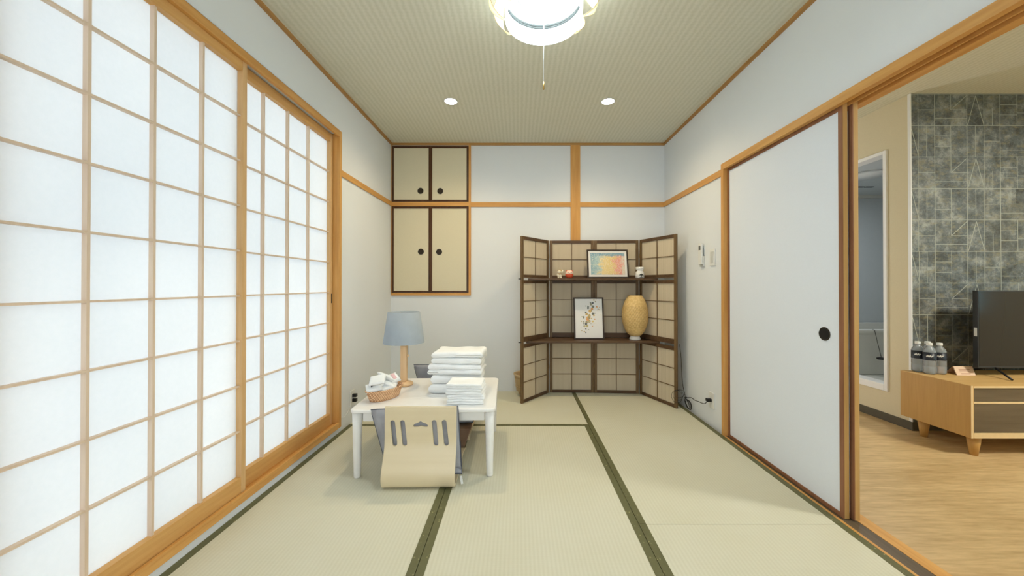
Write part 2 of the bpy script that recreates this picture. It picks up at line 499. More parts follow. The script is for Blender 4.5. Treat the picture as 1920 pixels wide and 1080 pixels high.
class MB:
    def __init__(self, xf=None):
        self.v = []
        self.f = []
        self.sm = []
        self.xf = xf
    def add(self, verts, faces, smooth=False):
        o = len(self.v)
        self.v += [tuple(p) for p in verts]
        self.f += [tuple(o + i for i in f) for f in faces]
        self.sm += [smooth] * len(faces)
        return self
    def box(self, x0, x1, y0, y1, z0, z1):
        vs = [(x, y, z) for z in (z0, z1) for y in (y0, y1) for x in (x0, x1)]
        return self.add(vs, [(0, 2, 3, 1), (4, 5, 7, 6), (0, 1, 5, 4), (2, 6, 7, 3), (0, 4, 6, 2), (1, 3, 7, 5)])
    def prism(self, poly, z0, z1):
        n = len(poly)
        vs = [(x, y, z0) for x, y in poly] + [(x, y, z1) for x, y in poly]
        fs = [tuple(reversed(range(n))), tuple(range(n, 2 * n))]
        fs += [(i, (i + 1) % n, n + (i + 1) % n, n + i) for i in range(n)]
        return self.add(vs, fs)
    def obox(self, p0, p1, w, h, up=(0, 0, 1)):
        """bar from p0 to p1, width w sideways, height h along up"""
        p0, p1 = Vector(p0), Vector(p1)
        d = (p1 - p0).normalized()
        u = Vector(up)
        s = d.cross(u).normalized()
        u = s.cross(d).normalized()
        vs = []
        for p in (p0, p1):
            for a, b in ((-1, -1), (1, -1), (1, 1), (-1, 1)):
                vs.append(p + s * (a * w / 2) + u * (b * h / 2))
        return self.add(vs, [(3, 2, 1, 0), (4, 5, 6, 7), (0, 1, 5, 4), (1, 2, 6, 5), (2, 3, 7, 6), (3, 0, 4, 7)])
    def lathe(self, prof, c=(0, 0, 0), seg=32, smooth=True, sx=1.0, sy=1.0, rot=0.0):
        vs, fs = [], []
        cr, sr = math.cos(rot), math.sin(rot)
        for r, z in prof:
            for k in range(seg):
                a = 2 * PI * k / seg
                x, y = r * math.cos(a) * sx, r * math.sin(a) * sy
                vs.append((c[0] + x * cr - y * sr, c[1] + x * sr + y * cr, c[2] + z))
        for i in range(len(prof) - 1):
            for k in range(seg):
                k2 = (k + 1) % seg
                fs.append((i * seg + k, i * seg + k2, (i + 1) * seg + k2, (i + 1) * seg + k))
        closed = len(prof) > 2 and prof[0] == prof[-1]
        if prof[0][0] > 1e-5 and not closed:
            fs.append(tuple(reversed(range(seg))))
        if prof[-1][0] > 1e-5 and not closed:
            fs.append(tuple((len(prof) - 1) * seg + k for k in range(seg)))
        return self.add(vs, fs, smooth)
    def ring(self, R, r, c, seg=48, n=8):
        vs, fs = [], []
        for i in range(seg):
            a = 2 * PI * i / seg
            for j in range(n):
                b = 2 * PI * j / n
                rr = R + r * math.cos(b)
                vs.append((c[0] + rr * math.cos(a), c[1] + rr * math.sin(a), c[2] + r * math.sin(b)))
        for i in range(seg):
            for j in range(n):
                fs.append((i * n + j, ((i + 1) % seg) * n + j, ((i + 1) % seg) * n + (j + 1) % n, i * n + (j + 1) % n))
        return self.add(vs, fs, True)
    def cyl_y(self, c, r, y0, y1, seg=24):
        """disc with its axis along y"""
        vs, fs = [], []
        for y in (y0, y1):
            for k in range(seg):
                a = 2 * PI * k / seg
                vs.append((c[0] + r * math.cos(a), y, c[1] + r * math.sin(a)))
        fs = [tuple(range(seg)), tuple(reversed(range(seg, 2 * seg)))]
        fs += [(k, seg + k, seg + (k + 1) % seg, (k + 1) % seg) for k in range(seg)]
        return self.add(vs, fs, False)
    def cyl_x(self, c, r, x0, x1, seg=24):
        vs = []
        for x in (x0, x1):
            for k in range(seg):
                a = 2 * PI * k / seg
                vs.append((x, c[0] + r * math.cos(a), c[1] + r * math.sin(a)))
        fs = [tuple(reversed(range(seg))), tuple(range(seg, 2 * seg))]
        fs += [(k, (k + 1) % seg, seg + (k + 1) % seg, seg + k) for k in range(seg)]
        return self.add(vs, fs, False)
    def tube(self, pts, r, n=8, closed=False, smooth=True):
        pts = [Vector(p) for p in pts]
        vs, fs = [], []
        m = len(pts)
        for i, p in enumerate(pts):
            a = pts[(i - 1) % m] if (closed or i) else p
            b = pts[(i + 1) % m] if (closed or i < m - 1) else p
            d = (b - a)
            d = d.normalized() if d.length > 1e-9 else Vector((0, 0, 1))
            u = Vector((0, 0, 1)) if abs(d.z) < 0.9 else Vector((1, 0, 0))
            s = d.cross(u).normalized()
            t = s.cross(d)
            rr = r[i] if isinstance(r, (list, tuple)) else r
            for k in range(n):
                an = 2 * PI * k / n
                vs.append(p + s * (rr * math.cos(an)) + t * (rr * math.sin(an)))
        for i in range(m if closed else m - 1):
            for k in range(n):
                fs.append((i * n + k, i * n + (k + 1) % n, ((i + 1) % m) * n + (k + 1) % n, ((i + 1) % m) * n + k))
        if not closed:
            fs.append(tuple(reversed(range(n))))
            fs.append(tuple((m - 1) * n + k for k in range(n)))
        return self.add(vs, fs, smooth)
    def ball(self, c, rx, ry, rz, seg=20, rings=12):
        prof = [(math.sin(PI * i / rings), -math.cos(PI * i / rings)) for i in range(rings + 1)]
        prof[0] = (0.0001, -1); prof[-1] = (0.0001, 1)
        vs, fs = [], []
        for r, z in prof:
            for k in range(seg):
                a = 2 * PI * k / seg
                vs.append((c[0] + rx * r * math.cos(a), c[1] + ry * r * math.sin(a), c[2] + rz * z))
        for i in range(rings):
            for k in range(seg):
                k2 = (k + 1) % seg
                fs.append((i * seg + k, i * seg + k2, (i + 1) * seg + k2, (i + 1) * seg + k))
        return self.add(vs, fs, True)
    def build(self, name, mat, parent=None, loc=None, bevel=0.0, segs=2, mods=None, **tags):
        if self.xf:
            self.v = [self.xf(*p) for p in self.v]
        if parent is not None:
            org = Vector(ORG[parent.name])
            oo = Vector((0, 0, 0))
        else:
            if loc is None:
                xs = [p[0] for p in self.v]; ys = [p[1] for p in self.v]; zs = [p[2] for p in self.v]
                loc = ((min(xs) + max(xs)) / 2, (min(ys) + max(ys)) / 2, min(zs))
            org = Vector(loc)
            oo = org
        me = bpy.data.meshes.new(name)
        me.from_pydata([Vector(p) - org for p in self.v], [], self.f)
        me.validate()
        bm = bmesh.new(); bm.from_mesh(me)
        bmesh.ops.recalc_face_normals(bm, faces=bm.faces)
        bm.to_mesh(me); bm.free()
        if len(me.polygons) == len(self.sm):
            me.polygons.foreach_set('use_smooth', self.sm)
        me.materials.append(mat)
        o = bpy.data.objects.new(name, me)
        C.objects.link(o)
        o.location = oo
        ORG[o.name] = tuple(org)
        if parent is not None:
            o.parent = parent
        if bevel:
            b = o.modifiers.new('bevel', 'BEVEL')
            b.width = bevel; b.segments = segs; b.limit_method = 'ANGLE'; b.angle_limit = math.radians(40)
        tag(o, **tags)
        return o

def tag(o, label=None, cat=None, group=None, kind=None):
    if label: o['label'] = label
    if cat: o['category'] = cat
    if group: o['group'] = group
    if kind: o['kind'] = kind
    return o

def thing(name, loc, label, cat, group=None):
    o = bpy.data.objects.new(name, None)
    o.empty_display_size = 0.05
    C.objects.link(o)
    o.location = loc
    ORG[o.name] = tuple(loc)
    return tag(o, label, cat, group)

def each(name, mat, parent, boxes, xf=None, **kw):
    return [MB(xf).box(*b).build(name, mat, parent, **kw) for b in boxes]

def kids(o):
    return [c for c in bpy.data.objects if c.parent == o]

def dup(o, loc, label=None, group=None, parent=None, rz=0.0):
    c = o.copy()
    C.objects.link(c)
    if parent is None:
        c.location = loc
        c.rotation_euler = (0, 0, rz)
        if label: c['label'] = label
        if group: c['group'] = group
    else:
        c.parent = parent
    for k in kids(o):
        dup(k, None, parent=c)
    return c

# the room is very slightly out of square: the window wall
D = 3.541          # depth of the back wall
HC = 2.40          # ceiling height
def LW(u, v, z):
    """window wall coordinates: u into the room, v depth"""
    return (-1.226 + u - 0.016 * (D - v), v, z)
XR = 1.42
YN = -0.9          # wall behind the camera

# ------------------------------------------------------------------ the setting
MB().box(-1.6, 1.52, YN - 0.12, D + 0.12, -0.12, -0.03).build('floor', plain('subfloor', srgb(200, 190, 150), 0.8), kind='structure')
MB().box(1.52, 5.5, -1.9, 4.1, -0.12, -0.015).build('floor_living', M['livingfloor'], kind='structure')
MB().box(-1.6, 5.5, -1.9, 4.5, HC, HC + 0.1).build('ceiling', M['ceiling'], kind='structure')

# tatami mats
def mat_thing(poly, borders, fine, label):
    t = thing('tatami_mat', (sum(p[0] for p in poly) / 4, sum(p[1] for p in poly) / 4, -0.03), label, 'tatami mat', 'tatami mats covering the floor')
    MB().prism(poly, -0.03, 0.0).build('woven_surface', M[fine], t, bevel=0.0015, segs=1)
    for b in borders:
        MB().prism(b, -0.02, 0.0012).build('cloth_border', M['heri'], t)
    return t
def lx(y, off=0.0):
    return -1.226 - 0.016 * (D - y) + off + 0.001
xa, xb, ym = -0.364, 0.517, 2.667
w = 0.032
g = 0.0012
mat_thing([(lx(ym), ym + g), (xb - g, ym + g), (xb - g, D - .002), (lx(D - .002), D - .002)],
          [[(lx(ym), ym + g), (xb - g, ym + g), (xb - g, ym + w), (lx(ym), ym + w)]], 'tatamiY',
          'tatami mat lying crosswise at the back wall behind the white table')
mat_thing([(lx(.9), .9), (xa - g, .9), (xa - g, ym - g), (lx(ym), ym - g)],
          [[(lx(.9), .9), (lx(.9) + w, .9), (lx(ym) + w, ym - g), (lx(ym), ym - g)],
           [(xa - w, .9), (xa - g, .9), (xa - g, ym - g), (xa - w, ym - g)]], 'tatamiX',
          'tatami mat beside the shoji window, under the left half of the table')
mat_thing([(xa + g, .9), (xb - g, .9), (xb - g, ym - g), (xa + g, ym - g)],
          [[(xa + g, .9), (xa + w, .9), (xa + w, ym - g), (xa + g, ym - g)],
           [(xb - w, .9), (xb - g, .9), (xb - g, ym - g), (xb - w, ym - g)]], 'tatamiX',
          'tatami mat in the middle of the floor between the two long green borders')
XM = 1.396
ys = 1.572
mat_thing([(xb + g, ys + g), (XM, ys + g), (XM, D - .002), (xb + g, D - .002)],
          [[(xb + g, ys + g), (xb + w, ys + g), (xb + w, D - .002), (xb + g, D - .002)],
           [(XM - w, ys + g), (XM, ys + g), (XM, D - .002), (XM - w, D - .002)]], 'tatamiX',
          'tatami mat in front of the folding screen along the right wall')
mat_thing([(xb + g, .4), (XM, .4), (XM, ys - g), (xb + g, ys - g)],
          [[(xb + g, .4), (xb + w, .4), (xb + w, ys - g), (xb + g, ys - g)],
           [(XM - w, .4), (XM, .4), (XM, ys - g), (XM - w, ys - g)]], 'tatamiX',
          'nearest tatami mat on the right, beside the open doorway')
mat_thing([(lx(.018), .018), (xb - g, .018), (xb - g, .9 - g), (lx(.9), .9 - g)], [], 'tatamiY',
          'tatami mat lying crosswise below the camera')

# window wall: panels around the shoji opening
VO0, VO1, ZO0, ZO1 = 0.79, 2.52, 0.08, 2.048     # opening
m = MB(LW)
m.box(-0.12, 0, VO1 + 0.01, D + 0.05, -0.03, HC)
m.box(-0.12, 0, YN, VO0 - 0.01, -0.03, HC)
m.box(-0.12, 0, VO0 - 0.01, VO1 + 0.01, ZO1 + 0.02, HC)
m.box(-0.12, 0, VO0 - 0.01, VO1 + 0.01, -0.03, 0.045)
m.build('wall_left', M['wall'], kind='structure')
m = MB()
m.box(-1.6, 1.52, D, D + 0.12, -0.1, HC)
m.build('wall_back', M['wall'], kind='structure')
m = MB()
m.box(-1.6, -1.15, YN - 0.12, YN, -0.1, HC); m.box(1.25, 1.52, YN - 0.12, YN, -0.1, HC)
m.box(-1.15, 1.25, YN - 0.12, YN, 2.05, HC); m.box(-1.15, 1.25, YN - 0.12, YN, -0.1, 0.1)
m.build('wall_front', M['wall'], kind='structure')
# unseen frosted window added behind the camera as soft frontal fill
w3 = thing('added_fill_window', (0.05, YN, 0.1), None, None); w3['kind'] = 'structure'
each('window_frame', M['goldZ'], w3, [(-1.15, -1.12, YN - .1, YN + .01, .1, 2.05), (1.22, 1.25, YN - .1, YN + .01, .1, 2.05), (.035, .065, YN - .1, YN + .01, .13, 2.02)])
each('window_rail', M['goldX'], w3, [(-1.12, 1.22, YN - .1, YN + .01, .1, .13), (-1.12, 1.22, YN - .1, YN + .01, 2.02, 2.05)])
def frosted_white():
    t = NT('frosted_white_glass')
    d = t.n('ShaderNodeBsdfTranslucent'); d.inputs[0].default_value = (0.50, 0.54, 0.57, 1)
    t.l(d.outputs[0], t.out.inputs[0])
    return t.m
MB().add([(-1.12, YN - .054, .13), (1.22, YN - .054, .13), (1.22, YN - .054, 2.02), (-1.12, YN - .054, 2.02)], [(0, 1, 2, 3)]).build('window_glass', frosted_white(), w3)
each('window_lattice', M['kumiko'], w3, [(-1.12 + .29 * k, -1.11 + .29 * k, YN - .052, YN - .038, .13, 2.02) for k in (1, 2, 3, 5, 6, 7)] + [(-1.12, 1.22, YN - .052, YN - .037, .13 + .21 * k, .138 + .21 * k) for k in range(1, 9)])
# right wall with the wide doorway
YD0, YD1, ZD = 0.74, 2.487, 1.813
m = MB()
m.box(XR, XR + 0.10, YD1 + 0.028, D + 0.12, -0.1, HC)
m.box(XR, XR + 0.10, -0.9, YD0 - 0.028, -0.1, HC)
m.box(XR, XR + 0.10, YD0 - 0.028, YD1 + 0.028, ZD + 0.04, HC)
m.build('wall_right', M['wall'], kind='structure')

# window casing, one frame
w1 = thing('window_1', LW(0, 1.65, 0.04), None, None); w1['kind'] = 'structure'
m = MB(LW)
m.box(-0.10, 0.014, VO1, VO1 + 0.03, 0.04, 2.092)
m.box(-0.10, 0.014, VO0 - 0.03, VO0, 0.04, 2.092)
m.build('window_jambs', M['goldZ'], w1, bevel=0.002)
m = MB(LW)
m.box(-0.004, 0.0138, VO0, VO1, 2.05, 2.0918)
m.box(-0.10, -0.066, VO0, VO1, 2.05, 2.0918)
m.box(-0.10, 0.0138, VO0, VO1, 2.086, 2.0918)
m.build('window_head', M['goldY'], w1, bevel=0.0015)
m = MB(LW)
m.box(-0.10, 0.0138, VO0, VO1, 0.04, 0.068)
m.box(0.0, 0.0138, VO0, VO1, 0.068, 0.08)
m.box(-0.034, -0.030, VO0, VO1, 0.068, 0.074)
m.build('window_sill', M['goldY'], w1, bevel=0.0015)

def shoji(v0, v1, uf, bars, label, pull=None, stl=0.026):
    """uf = front face u; bars = depth positions of the vertical bars"""
    t = thing('shoji_panel', LW(uf, (v0 + v1) / 2, 0.07), label, 'sliding paper screen', 'shoji panels in the window')
    z0, z1, zp0, zp1 = 0.070, 2.060, 0.148, 2.006
    d = 0.030
    each('stile', M['stile'], t, [(uf - d, uf, v0, v0 + stl, z0, z1), (uf - d, uf, v1 - stl, v1, z0, z1)], LW, bevel=0.0012, segs=1)
    each('rail', M['stileY'], t, [(uf - d, uf - 0.0012, v0 + stl, v1 - stl, z0, zp0), (uf - d, uf - 0.0012, v0 + stl, v1 - stl, zp1, z1)], LW, bevel=0.0012, segs=1)
    m = MB(LW)
    for b in bars:
        m.box(uf - 0.026, uf - 0.010, b - 0.0045, b + 0.0045, zp0, zp1)
    for k in range(1, 9):
        z = zp0 + (zp1 - zp0) * k / 9.0
        m.box(uf - 0.026, uf - 0.0095, v0 + stl, v1 - stl, z - 0.0035, z + 0.0035)
    m.build('lattice', M['kumiko'], t)
    MB(LW).box(uf - 0.0275, uf - 0.0262, v0 + stl, v1 - stl, zp0, zp1).build('paper', M['paper'], t)
    if pull:
        MB(LW).box(uf - 0.004, uf + 0.0006, pull - 0.006, pull + 0.006, 0.90, 0.965).build('finger_pull', M['black'], t)
    return t
shoji(0.865, 1.697, -0.003, [0.895 + 0.194 * k for k in range(1, 4)],
      'near paper shoji panel with pale wood lattice, cut by the left photo edge')
shoji(1.668, 2.518, -0.034, [1.868, 2.062, 2.258],
      'far paper shoji panel with wood lattice, nearer the lamp corner', pull=2.508)
# (a fixed infill where the near panel meets the jamb)
MB(LW).box(-0.09, -0.065, VO0, 0.90, 0.068, 2.05).build('trim_9', M['stile'], kind='structure')

# crown mouldings
MB(LW).box(0, 0.014, YN, D, HC - 0.022, HC).build('trim_1', M['crown'], kind='structure')
MB().box(XR - 0.014, XR, YN, D, HC - 0.022, HC).build('trim_2', M['crown'], kind='structure')
MB().box(lx(D) + 0.012, XR - 0.014, D - 0.014, D, HC - 0.022, HC).build('trim_3', M['crownX'], kind='structure')
# picture rail strips
MB(LW).box(0, 0.010, VO1 + 0.03, D, 1.787, 1.829).build('trim_4', M['goldY'], kind='structure')
MB().box(XR - 0.010, XR, YD1 + 0.028, D, 1.782, 1.827).build('trim_5', M['goldY'], kind='structure')

def bx(px): return (px - 971.0) / 193.7
def bz(py): return CAMZ + (535.0 - py) / 193.7
m = MB()
m.box(bx(883), bx(1069.8), D - 0.010, D, bz(388), bz(379.3))
m.box(bx(1087.7), XR - 0.010, D - 0.010, D, bz(388), bz(379.3))
m.build('trim_6', M['goldX'], kind='structure')
MB().box(bx(1069.8), bx(1087.7), D - 0.012, D, 0.0, HC - 0.022).build('trim_7', M['goldZ'], kind='structure')
# surround of the wall closet
xl, xr_ = bx(734.3), bx(883)
m = MB()
m.box(bx(879), xr_, D - 0.014, D, bz(554), HC - 0.022)
m.box(xl, bx(735), D - 0.014, D, bz(554), HC - 0.022)
m.build('trim_8', M['goldZ'], kind='structure')
m = MB()
m.box(bx(735), bx(879), D - 0.0138, D, bz(387.0), bz(379.0))
m.box(bx(735), bx(879), D - 0.0138, D, bz(554), bz(549.2))
m.build('trim_10', M['goldX'], kind='structure')

def closet_door(x0, x1, y0, y1, kx, ky, depth, wl, wr, label):
    """pixel rectangle of the back wall"""
    X0, X1, Z1, Z0 = bx(x0), bx(x1), bz(y0), bz(y1)
    t = thing('closet_door', ((X0 + X1) / 2, D, Z0), label, 'closet door', 'small sliding doors of the wall closet')
    yf = D - depth
    e = 0.020
    each('frame_stile', M['lacquer'], t, [(X0, X0 + wl, yf, D - 0.001, Z0, Z1), (X1 - wr, X1, yf, D - 0.001, Z0, Z1)], bevel=0.001, segs=1)
    each('frame_rail', M['lacquer'], t, [(X0 + wl, X1 - wr, yf + .0005, D - 0.001, Z0, Z0 + e * .9), (X0 + wl, X1 - wr, yf + .0005, D - 0.001, Z1 - e, Z1)])
    MB().box(X0 + wl, X1 - wr, yf + 0.004, D - 0.001, Z0 + e * .9, Z1 - e).build('paper_panel', M['creamdoor'], t)
    p = MB().cyl_y((bx(kx), bz(ky)), 0.027, yf + 0.0018, yf + 0.006).build('finger_pull', M['darkmetal'], t)
    q = MB()
    ring = [(bx(kx) + 0.027 * math.cos(a * PI / 12), yf + 0.002, bz(ky) + 0.027 * math.sin(a * PI / 12)) for a in range(24)]
    q.tube(ring, 0.0024, 6, closed=True)
    q.build('pull_rim', M['black'], p)
closet_door(735, 807, 274, 378.4, 788.7, 358.1, 0.012, .020, .016, 'upper left closet door, short cream panel with round pull near its lower right')
closet_door(807, 878.8, 274, 378.4, 825.5, 358.4, 0.010, .018, .020, 'upper right closet door, short cream panel with round pull near its lower left')
closet_door(735, 807, 387.4, 548.8, 789.6, 472, 0.012, .020, .016, 'lower left closet door, tall cream panel with dark frame beside the left wall')
closet_door(807, 878.8, 387.4, 548.8, 823.6, 472.4, 0.010, .018, .020, 'lower right closet door, tall cream panel with dark frame and gold post at its right')

# doorway casing (right)
d1 = thing('door_1', (1.42, 1.6, 0), None, None); d1['kind'] = 'structure'
XC = 1.397
m = MB()
m.box(XC, 1.53, YD1, YD1 + 0.029, 0, 1.855)
m.box(XC, 1.53, YD0 - 0.029, YD0, 0, 1.855)
m.build('doorway_jambs', M['goldZ'], d1, bevel=0.0015)
m = MB()
m.box(XC + .0002, 1.424, YD0, YD1, ZD, 1.8548)
m.box(1.424, 1.53, YD0, YD1, 1.838, 1.8548)
m.box(1.453, 1.4585, YD0, YD1, ZD, 1.838)
m.box(1.488, 1.53, YD0, YD1, ZD, 1.838)
m.build('doorway_head', M['goldY'], d1, bevel=0.001, segs=1)
m = MB()
m.box(XC, 1.410, YD0 - .03, YD1 + .029, -0.03, 0.001)
m.box(1.474, 1.53, YD0 - .03, YD1 + .029, -0.03, 0.0)
m.build('doorway_sill', M['goldY'], d1)
MB().box(1.410, 1.474, YD0, YD1, -0.03, -0.002).build('threshold_strip', M['threshold'], d1)

def fusuma(x0, y0, y1, label, pull=True):
    t = thing('fusuma_door', (x0 + .012, (y0 + y1) / 2, 0), label, 'sliding door', 'fusuma doors of the right doorway')
    x1 = x0 + 0.024
    z0, z1 = 0.0, 1.832
    each('frame_stile', M['doorframe'], t, [(x0, x0 + .004, y0, y0 + 0.020, z0, z1), (x0, x1, y1 - 0.018, y1, z0, z1)])
    each('frame_rail', M['doorframe'], t, [(x0, x1, y0 + .02, y1 - .018, z0, z0 + 0.018), (x0, x1, y0 + .02, y1 - .018, 1.796, z1)])
    MB().box(x0 + .004, x1, y0, y0 + 0.020, z0, z1).build('edge_stile', M['dooredge'], t)
    MB().box(x0 + 0.004, x1 - 0.003, y0 + .02, y1 - .018, z0 + .018, 1.796).build('paper_panel', M['greydoor'], t)
    if pull:
        p = MB().cyl_x((1.706, 0.796), 0.029, x0 + 0.001, x0 + 0.0055).build('finger_pull', M['black'], t)
        ring = [(x0 + 0.0025, 1.706 + 0.029 * math.cos(a * PI / 12), .796 + 0.029 * math.sin(a * PI / 12)) for a in range(24)]
        MB().tube(ring, 0.0028, 6, closed=True).build('pull_rim', M['darkmetal'], p)
    return t
fusuma(1.426, 1.606, 2.486, 'white sliding door with round black finger pull in the right doorway')
fusuma(1.461, 1.594, 2.474, 'second sliding door slid behind the first, only its brown edge showing beside the open doorway', False)

# ------------------------------------------------------------------ living room shell
XB = 2.822
YG = 2.622
m = MB()
DY0, DY1, DZ0, DZ1 = 2.811, 3.46, 0.262, 2.032     # bathroom doorway
m.box(XB, XB + 0.08, YG + .0005, DY0, -0.1, HC)
m.box(XB, XB + 0.08, DY1, 4.1, -0.1, HC)
m.box(XB, XB + 0.08, DY0, DY1, -0.1, DZ0)
m.box(XB, XB + 0.08, DY0, DY1, DZ1, HC)
m.build('wall_hallway', M['beigewall'], kind='structure')
m = MB()
m.box(1.52, XB + .08, 4.0, 4.1, -0.1, HC)
m.box(5.2, 5.3, -1.9, -0.70, -0.1, HC); m.box(5.2, 5.3, 0.74, YG, -0.1, HC)
m.box(5.2, 5.3, -0.70, 0.74, -0.1, 0.7); m.box(5.2, 5.3, -0.70, 0.74, 2.1, HC)
m.box(1.42, 5.3, -2.0, -1.9, -0.1, HC)
m.box(1.42, 1.52, -1.9, -0.9, -0.1, HC)
m.build('wall_living', M['beigewall'], kind='structure')
m = MB()
m.box(XB + .001, 5.3, YG, YG + 0.05, -0.1, HC)
m.build('wall_mural', M['mural'], kind='structure')
# a living room window beyond the frame that the TV screen mirrors
w2 = thing('window_2', (5.2, 0, 0.7), None, None); w2['kind'] = 'structure'
m = MB()
m.box(5.18, 5.3, -0.70, -0.66, 0.7, 2.1); m.box(5.18, 5.3, 0.70, 0.74, 0.7, 2.1)
m.box(5.18, 5.3, -0.66, 0.70, 0.7, 0.74); m.box(5.18, 5.3, -0.66, 0.70, 2.06, 2.1)
m.box(5.20, 5.28, 0.0, 0.03, 0.74, 2.06)
m.build('window_frame', M['white'], w2)
def frosted():
    t = NT('frosted_glass')
    d = t.n('ShaderNodeBsdfTranslucent'); d.inputs[0].default_value = (0.55, 0.8, 0.85, 1)
    t.l(d.outputs[0], t.out.inputs[0])
    return t.m
MB().box(5.24, 5.246, -0.66, 0.70, 0.74, 2.06).build('window_glass', frosted(), w2)
MB().box(XB - 0.006, XB + .0005, YG - .004, YG + .016, 0.046, HC).build('trim_11', M['white'], kind='structure')
MB().box(XB - 0.008, XB - .0005, YG - .008, 4.0, -0.015, 0.045).build('baseboard_hallway', M['base_dark'], kind='structure')
MB().box(XB + .001, 5.2, YG - 0.008, YG, -0.015, 0.045).build('baseboard_mural', M['base_dark'], kind='structure')
# mural lines: a repeat of rectangles and slanted strokes
def mural_lines():
    cw, chh = 0.1163, 0.2262
    m = MB()
    yb = YG - 0.0006
    def seg(xa_, za_, xb_, zb_, wd=0.0030):
        if max(xa_, xb_) > 5.1: return
        p = Vector((xa_, yb, za_)); q = Vector((xb_, yb, zb_))
        d = (q - p).normalized(); s = Vector((-d.z, 0, d.x)) * (wd / 2)
        pts = [p - s, q - s, q + s, p + s]
        back = [Vector((v.x, YG + 0.0004, v.z)) for v in pts]
        m.add(pts + back, [(0, 1, 2, 3), (0, 4, 5, 1), (1, 5, 6, 2), (2, 6, 7, 3), (3, 7, 4, 0)])
    X0 = XB + 0.002
    ztop = HC - 0.004
    rows = [bz2 for bz2 in [ztop - 0.0 - chh * k for k in range(0, 11)]]
    # absolute columns measured on the wall (metres from the corner)
    for z in rows:
        if z > 0.05:
            seg(X0, z, 5.1, z, 0.0036)
    for r in range(0, 10):
        zt = ztop - chh * r
        zb = max(zt - chh, 0.05)
        hh = zt - zb
        def Z(f): return zt - hh * f
        for base in range(0, 3):
            ox = X0 + base * cw * 8
            def X(f): return ox + cw * f
            if r % 2 == 0:
                seg(X(.43), zt, X(.43), zb); seg(X(1.45), zt, X(1.45), zb, 0.004)
                seg(X(.43), Z(.5), X(1.45), Z(.5)); seg(X(1.45), Z(.78), X(3.45), Z(.78))
                seg(X(2.45), zt, X(2.45), Z(.5)); seg(X(2.45), Z(.5), X(3.45), Z(.5)); seg(X(2.5), Z(.48), X(3.42), Z(.05), 0.004)
                seg(X(3.45), zt, X(3.45), zb, 0.004)
                seg(X(3.5), Z(.98), X(4.0), Z(.05), 0.004); seg(X(4.0), Z(.05), X(4.5), Z(.98), 0.004)
                seg(X(4.5), zt, X(4.5), zb); seg(X(5.02), Z(.45), X(5.02), zb)
                seg(X(5.5), zt, X(5.5), zb, 0.004); seg(X(5.5), Z(.34), X(6.55), Z(.34)); seg(X(5.5), Z(.66), X(6.55), Z(.66))
                seg(X(6.55), zt, X(6.55), zb); seg(X(7.2), zt, X(7.2), Z(.6)); seg(X(6.55), Z(.6), X(8.4), Z(.6))
            else:
                seg(X(.03), Z(.1), X(.45), Z(.97), 0.004); seg(X(.45), zt, X(.45), zb)
                seg(X(.95), zt, X(.95), zb); seg(X(1.45), zt, X(1.45), zb, 0.004)
                seg(X(1.45), Z(.33), X(2.45), Z(.33)); seg(X(1.45), Z(.67), X(2.45), Z(.67)); seg(X(2.45), zt, X(2.45), zb)
                seg(X(3.45), zt, X(3.45), zb, 0.004); seg(X(3.97), zt, X(3.97), zb); seg(X(4.5), zt, X(4.5), zb)
                seg(X(4.5), Z(.5), X(5.5), Z(.5)); seg(X(5.5), zt, X(5.5), zb, 0.004)
                seg(X(5.5), Z(.78), X(7.1), Z(.78)); seg(X(7.1), zt, X(7.1), zb)
    o = m.build('trim_12', M['grout'], kind='structure')
    return o
mural_lines()

# bathroom beyond the white-framed doorway
d3 = thing('door_2', (XB, 3.1, 0.2), None, None); d3['kind'] = 'structure'
m = MB()
fx0, fx1 = XB - 0.014, XB + 0.085
m.box(fx0, fx1, DY0 - 0.025, DY0 + .002, DZ0 - .05, DZ1 + .025)
m.box(fx0, fx1, DY1 - .002, DY1 + 0.025, DZ0 - .05, DZ1 + .025)
m.box(fx0, fx1, DY0 + .002, DY1 - .002, DZ1 - .002, DZ1 + .025)
m.box(fx0, fx1, DY0 + .002, DY1 - .002, DZ0 - .05, DZ0 + .002)
m.build('doorway_frame', M['white'], d3, bevel=0.003)
m = MB()
BF, BC, BY = 0.147, 2.075, 4.3
m.box(XB + .08, 4.7, BY, BY + .06, 0.0, BC + .1)
m.box(4.64, 4.7, YG + .06, BY, 0.0, BC + .1)
m.box(XB + .081, 4.64, YG + .052, YG + .09, 0.0, BC + .1)
m.box(XB + .081, XB + .09, DY1 + .03, BY, BF, BC)
m.build('wall_bathroom', M['bathwall'], kind='structure')
MB().box(XB + .08, 4.64, YG + .09, BY, BC, BC + .05).build('ceiling_bathroom', M['bathwall'], kind='structure')
MB().box(XB + .08, 4.64, YG + .09, BY, 0.05, BF).build('floor_bathroom', M['bathtub'], kind='structure')
MB().box(XB + .1, 4.64, BY - .03, BY, BC - .03, BC).build('trim_13', M['bathtub'], kind='structure')
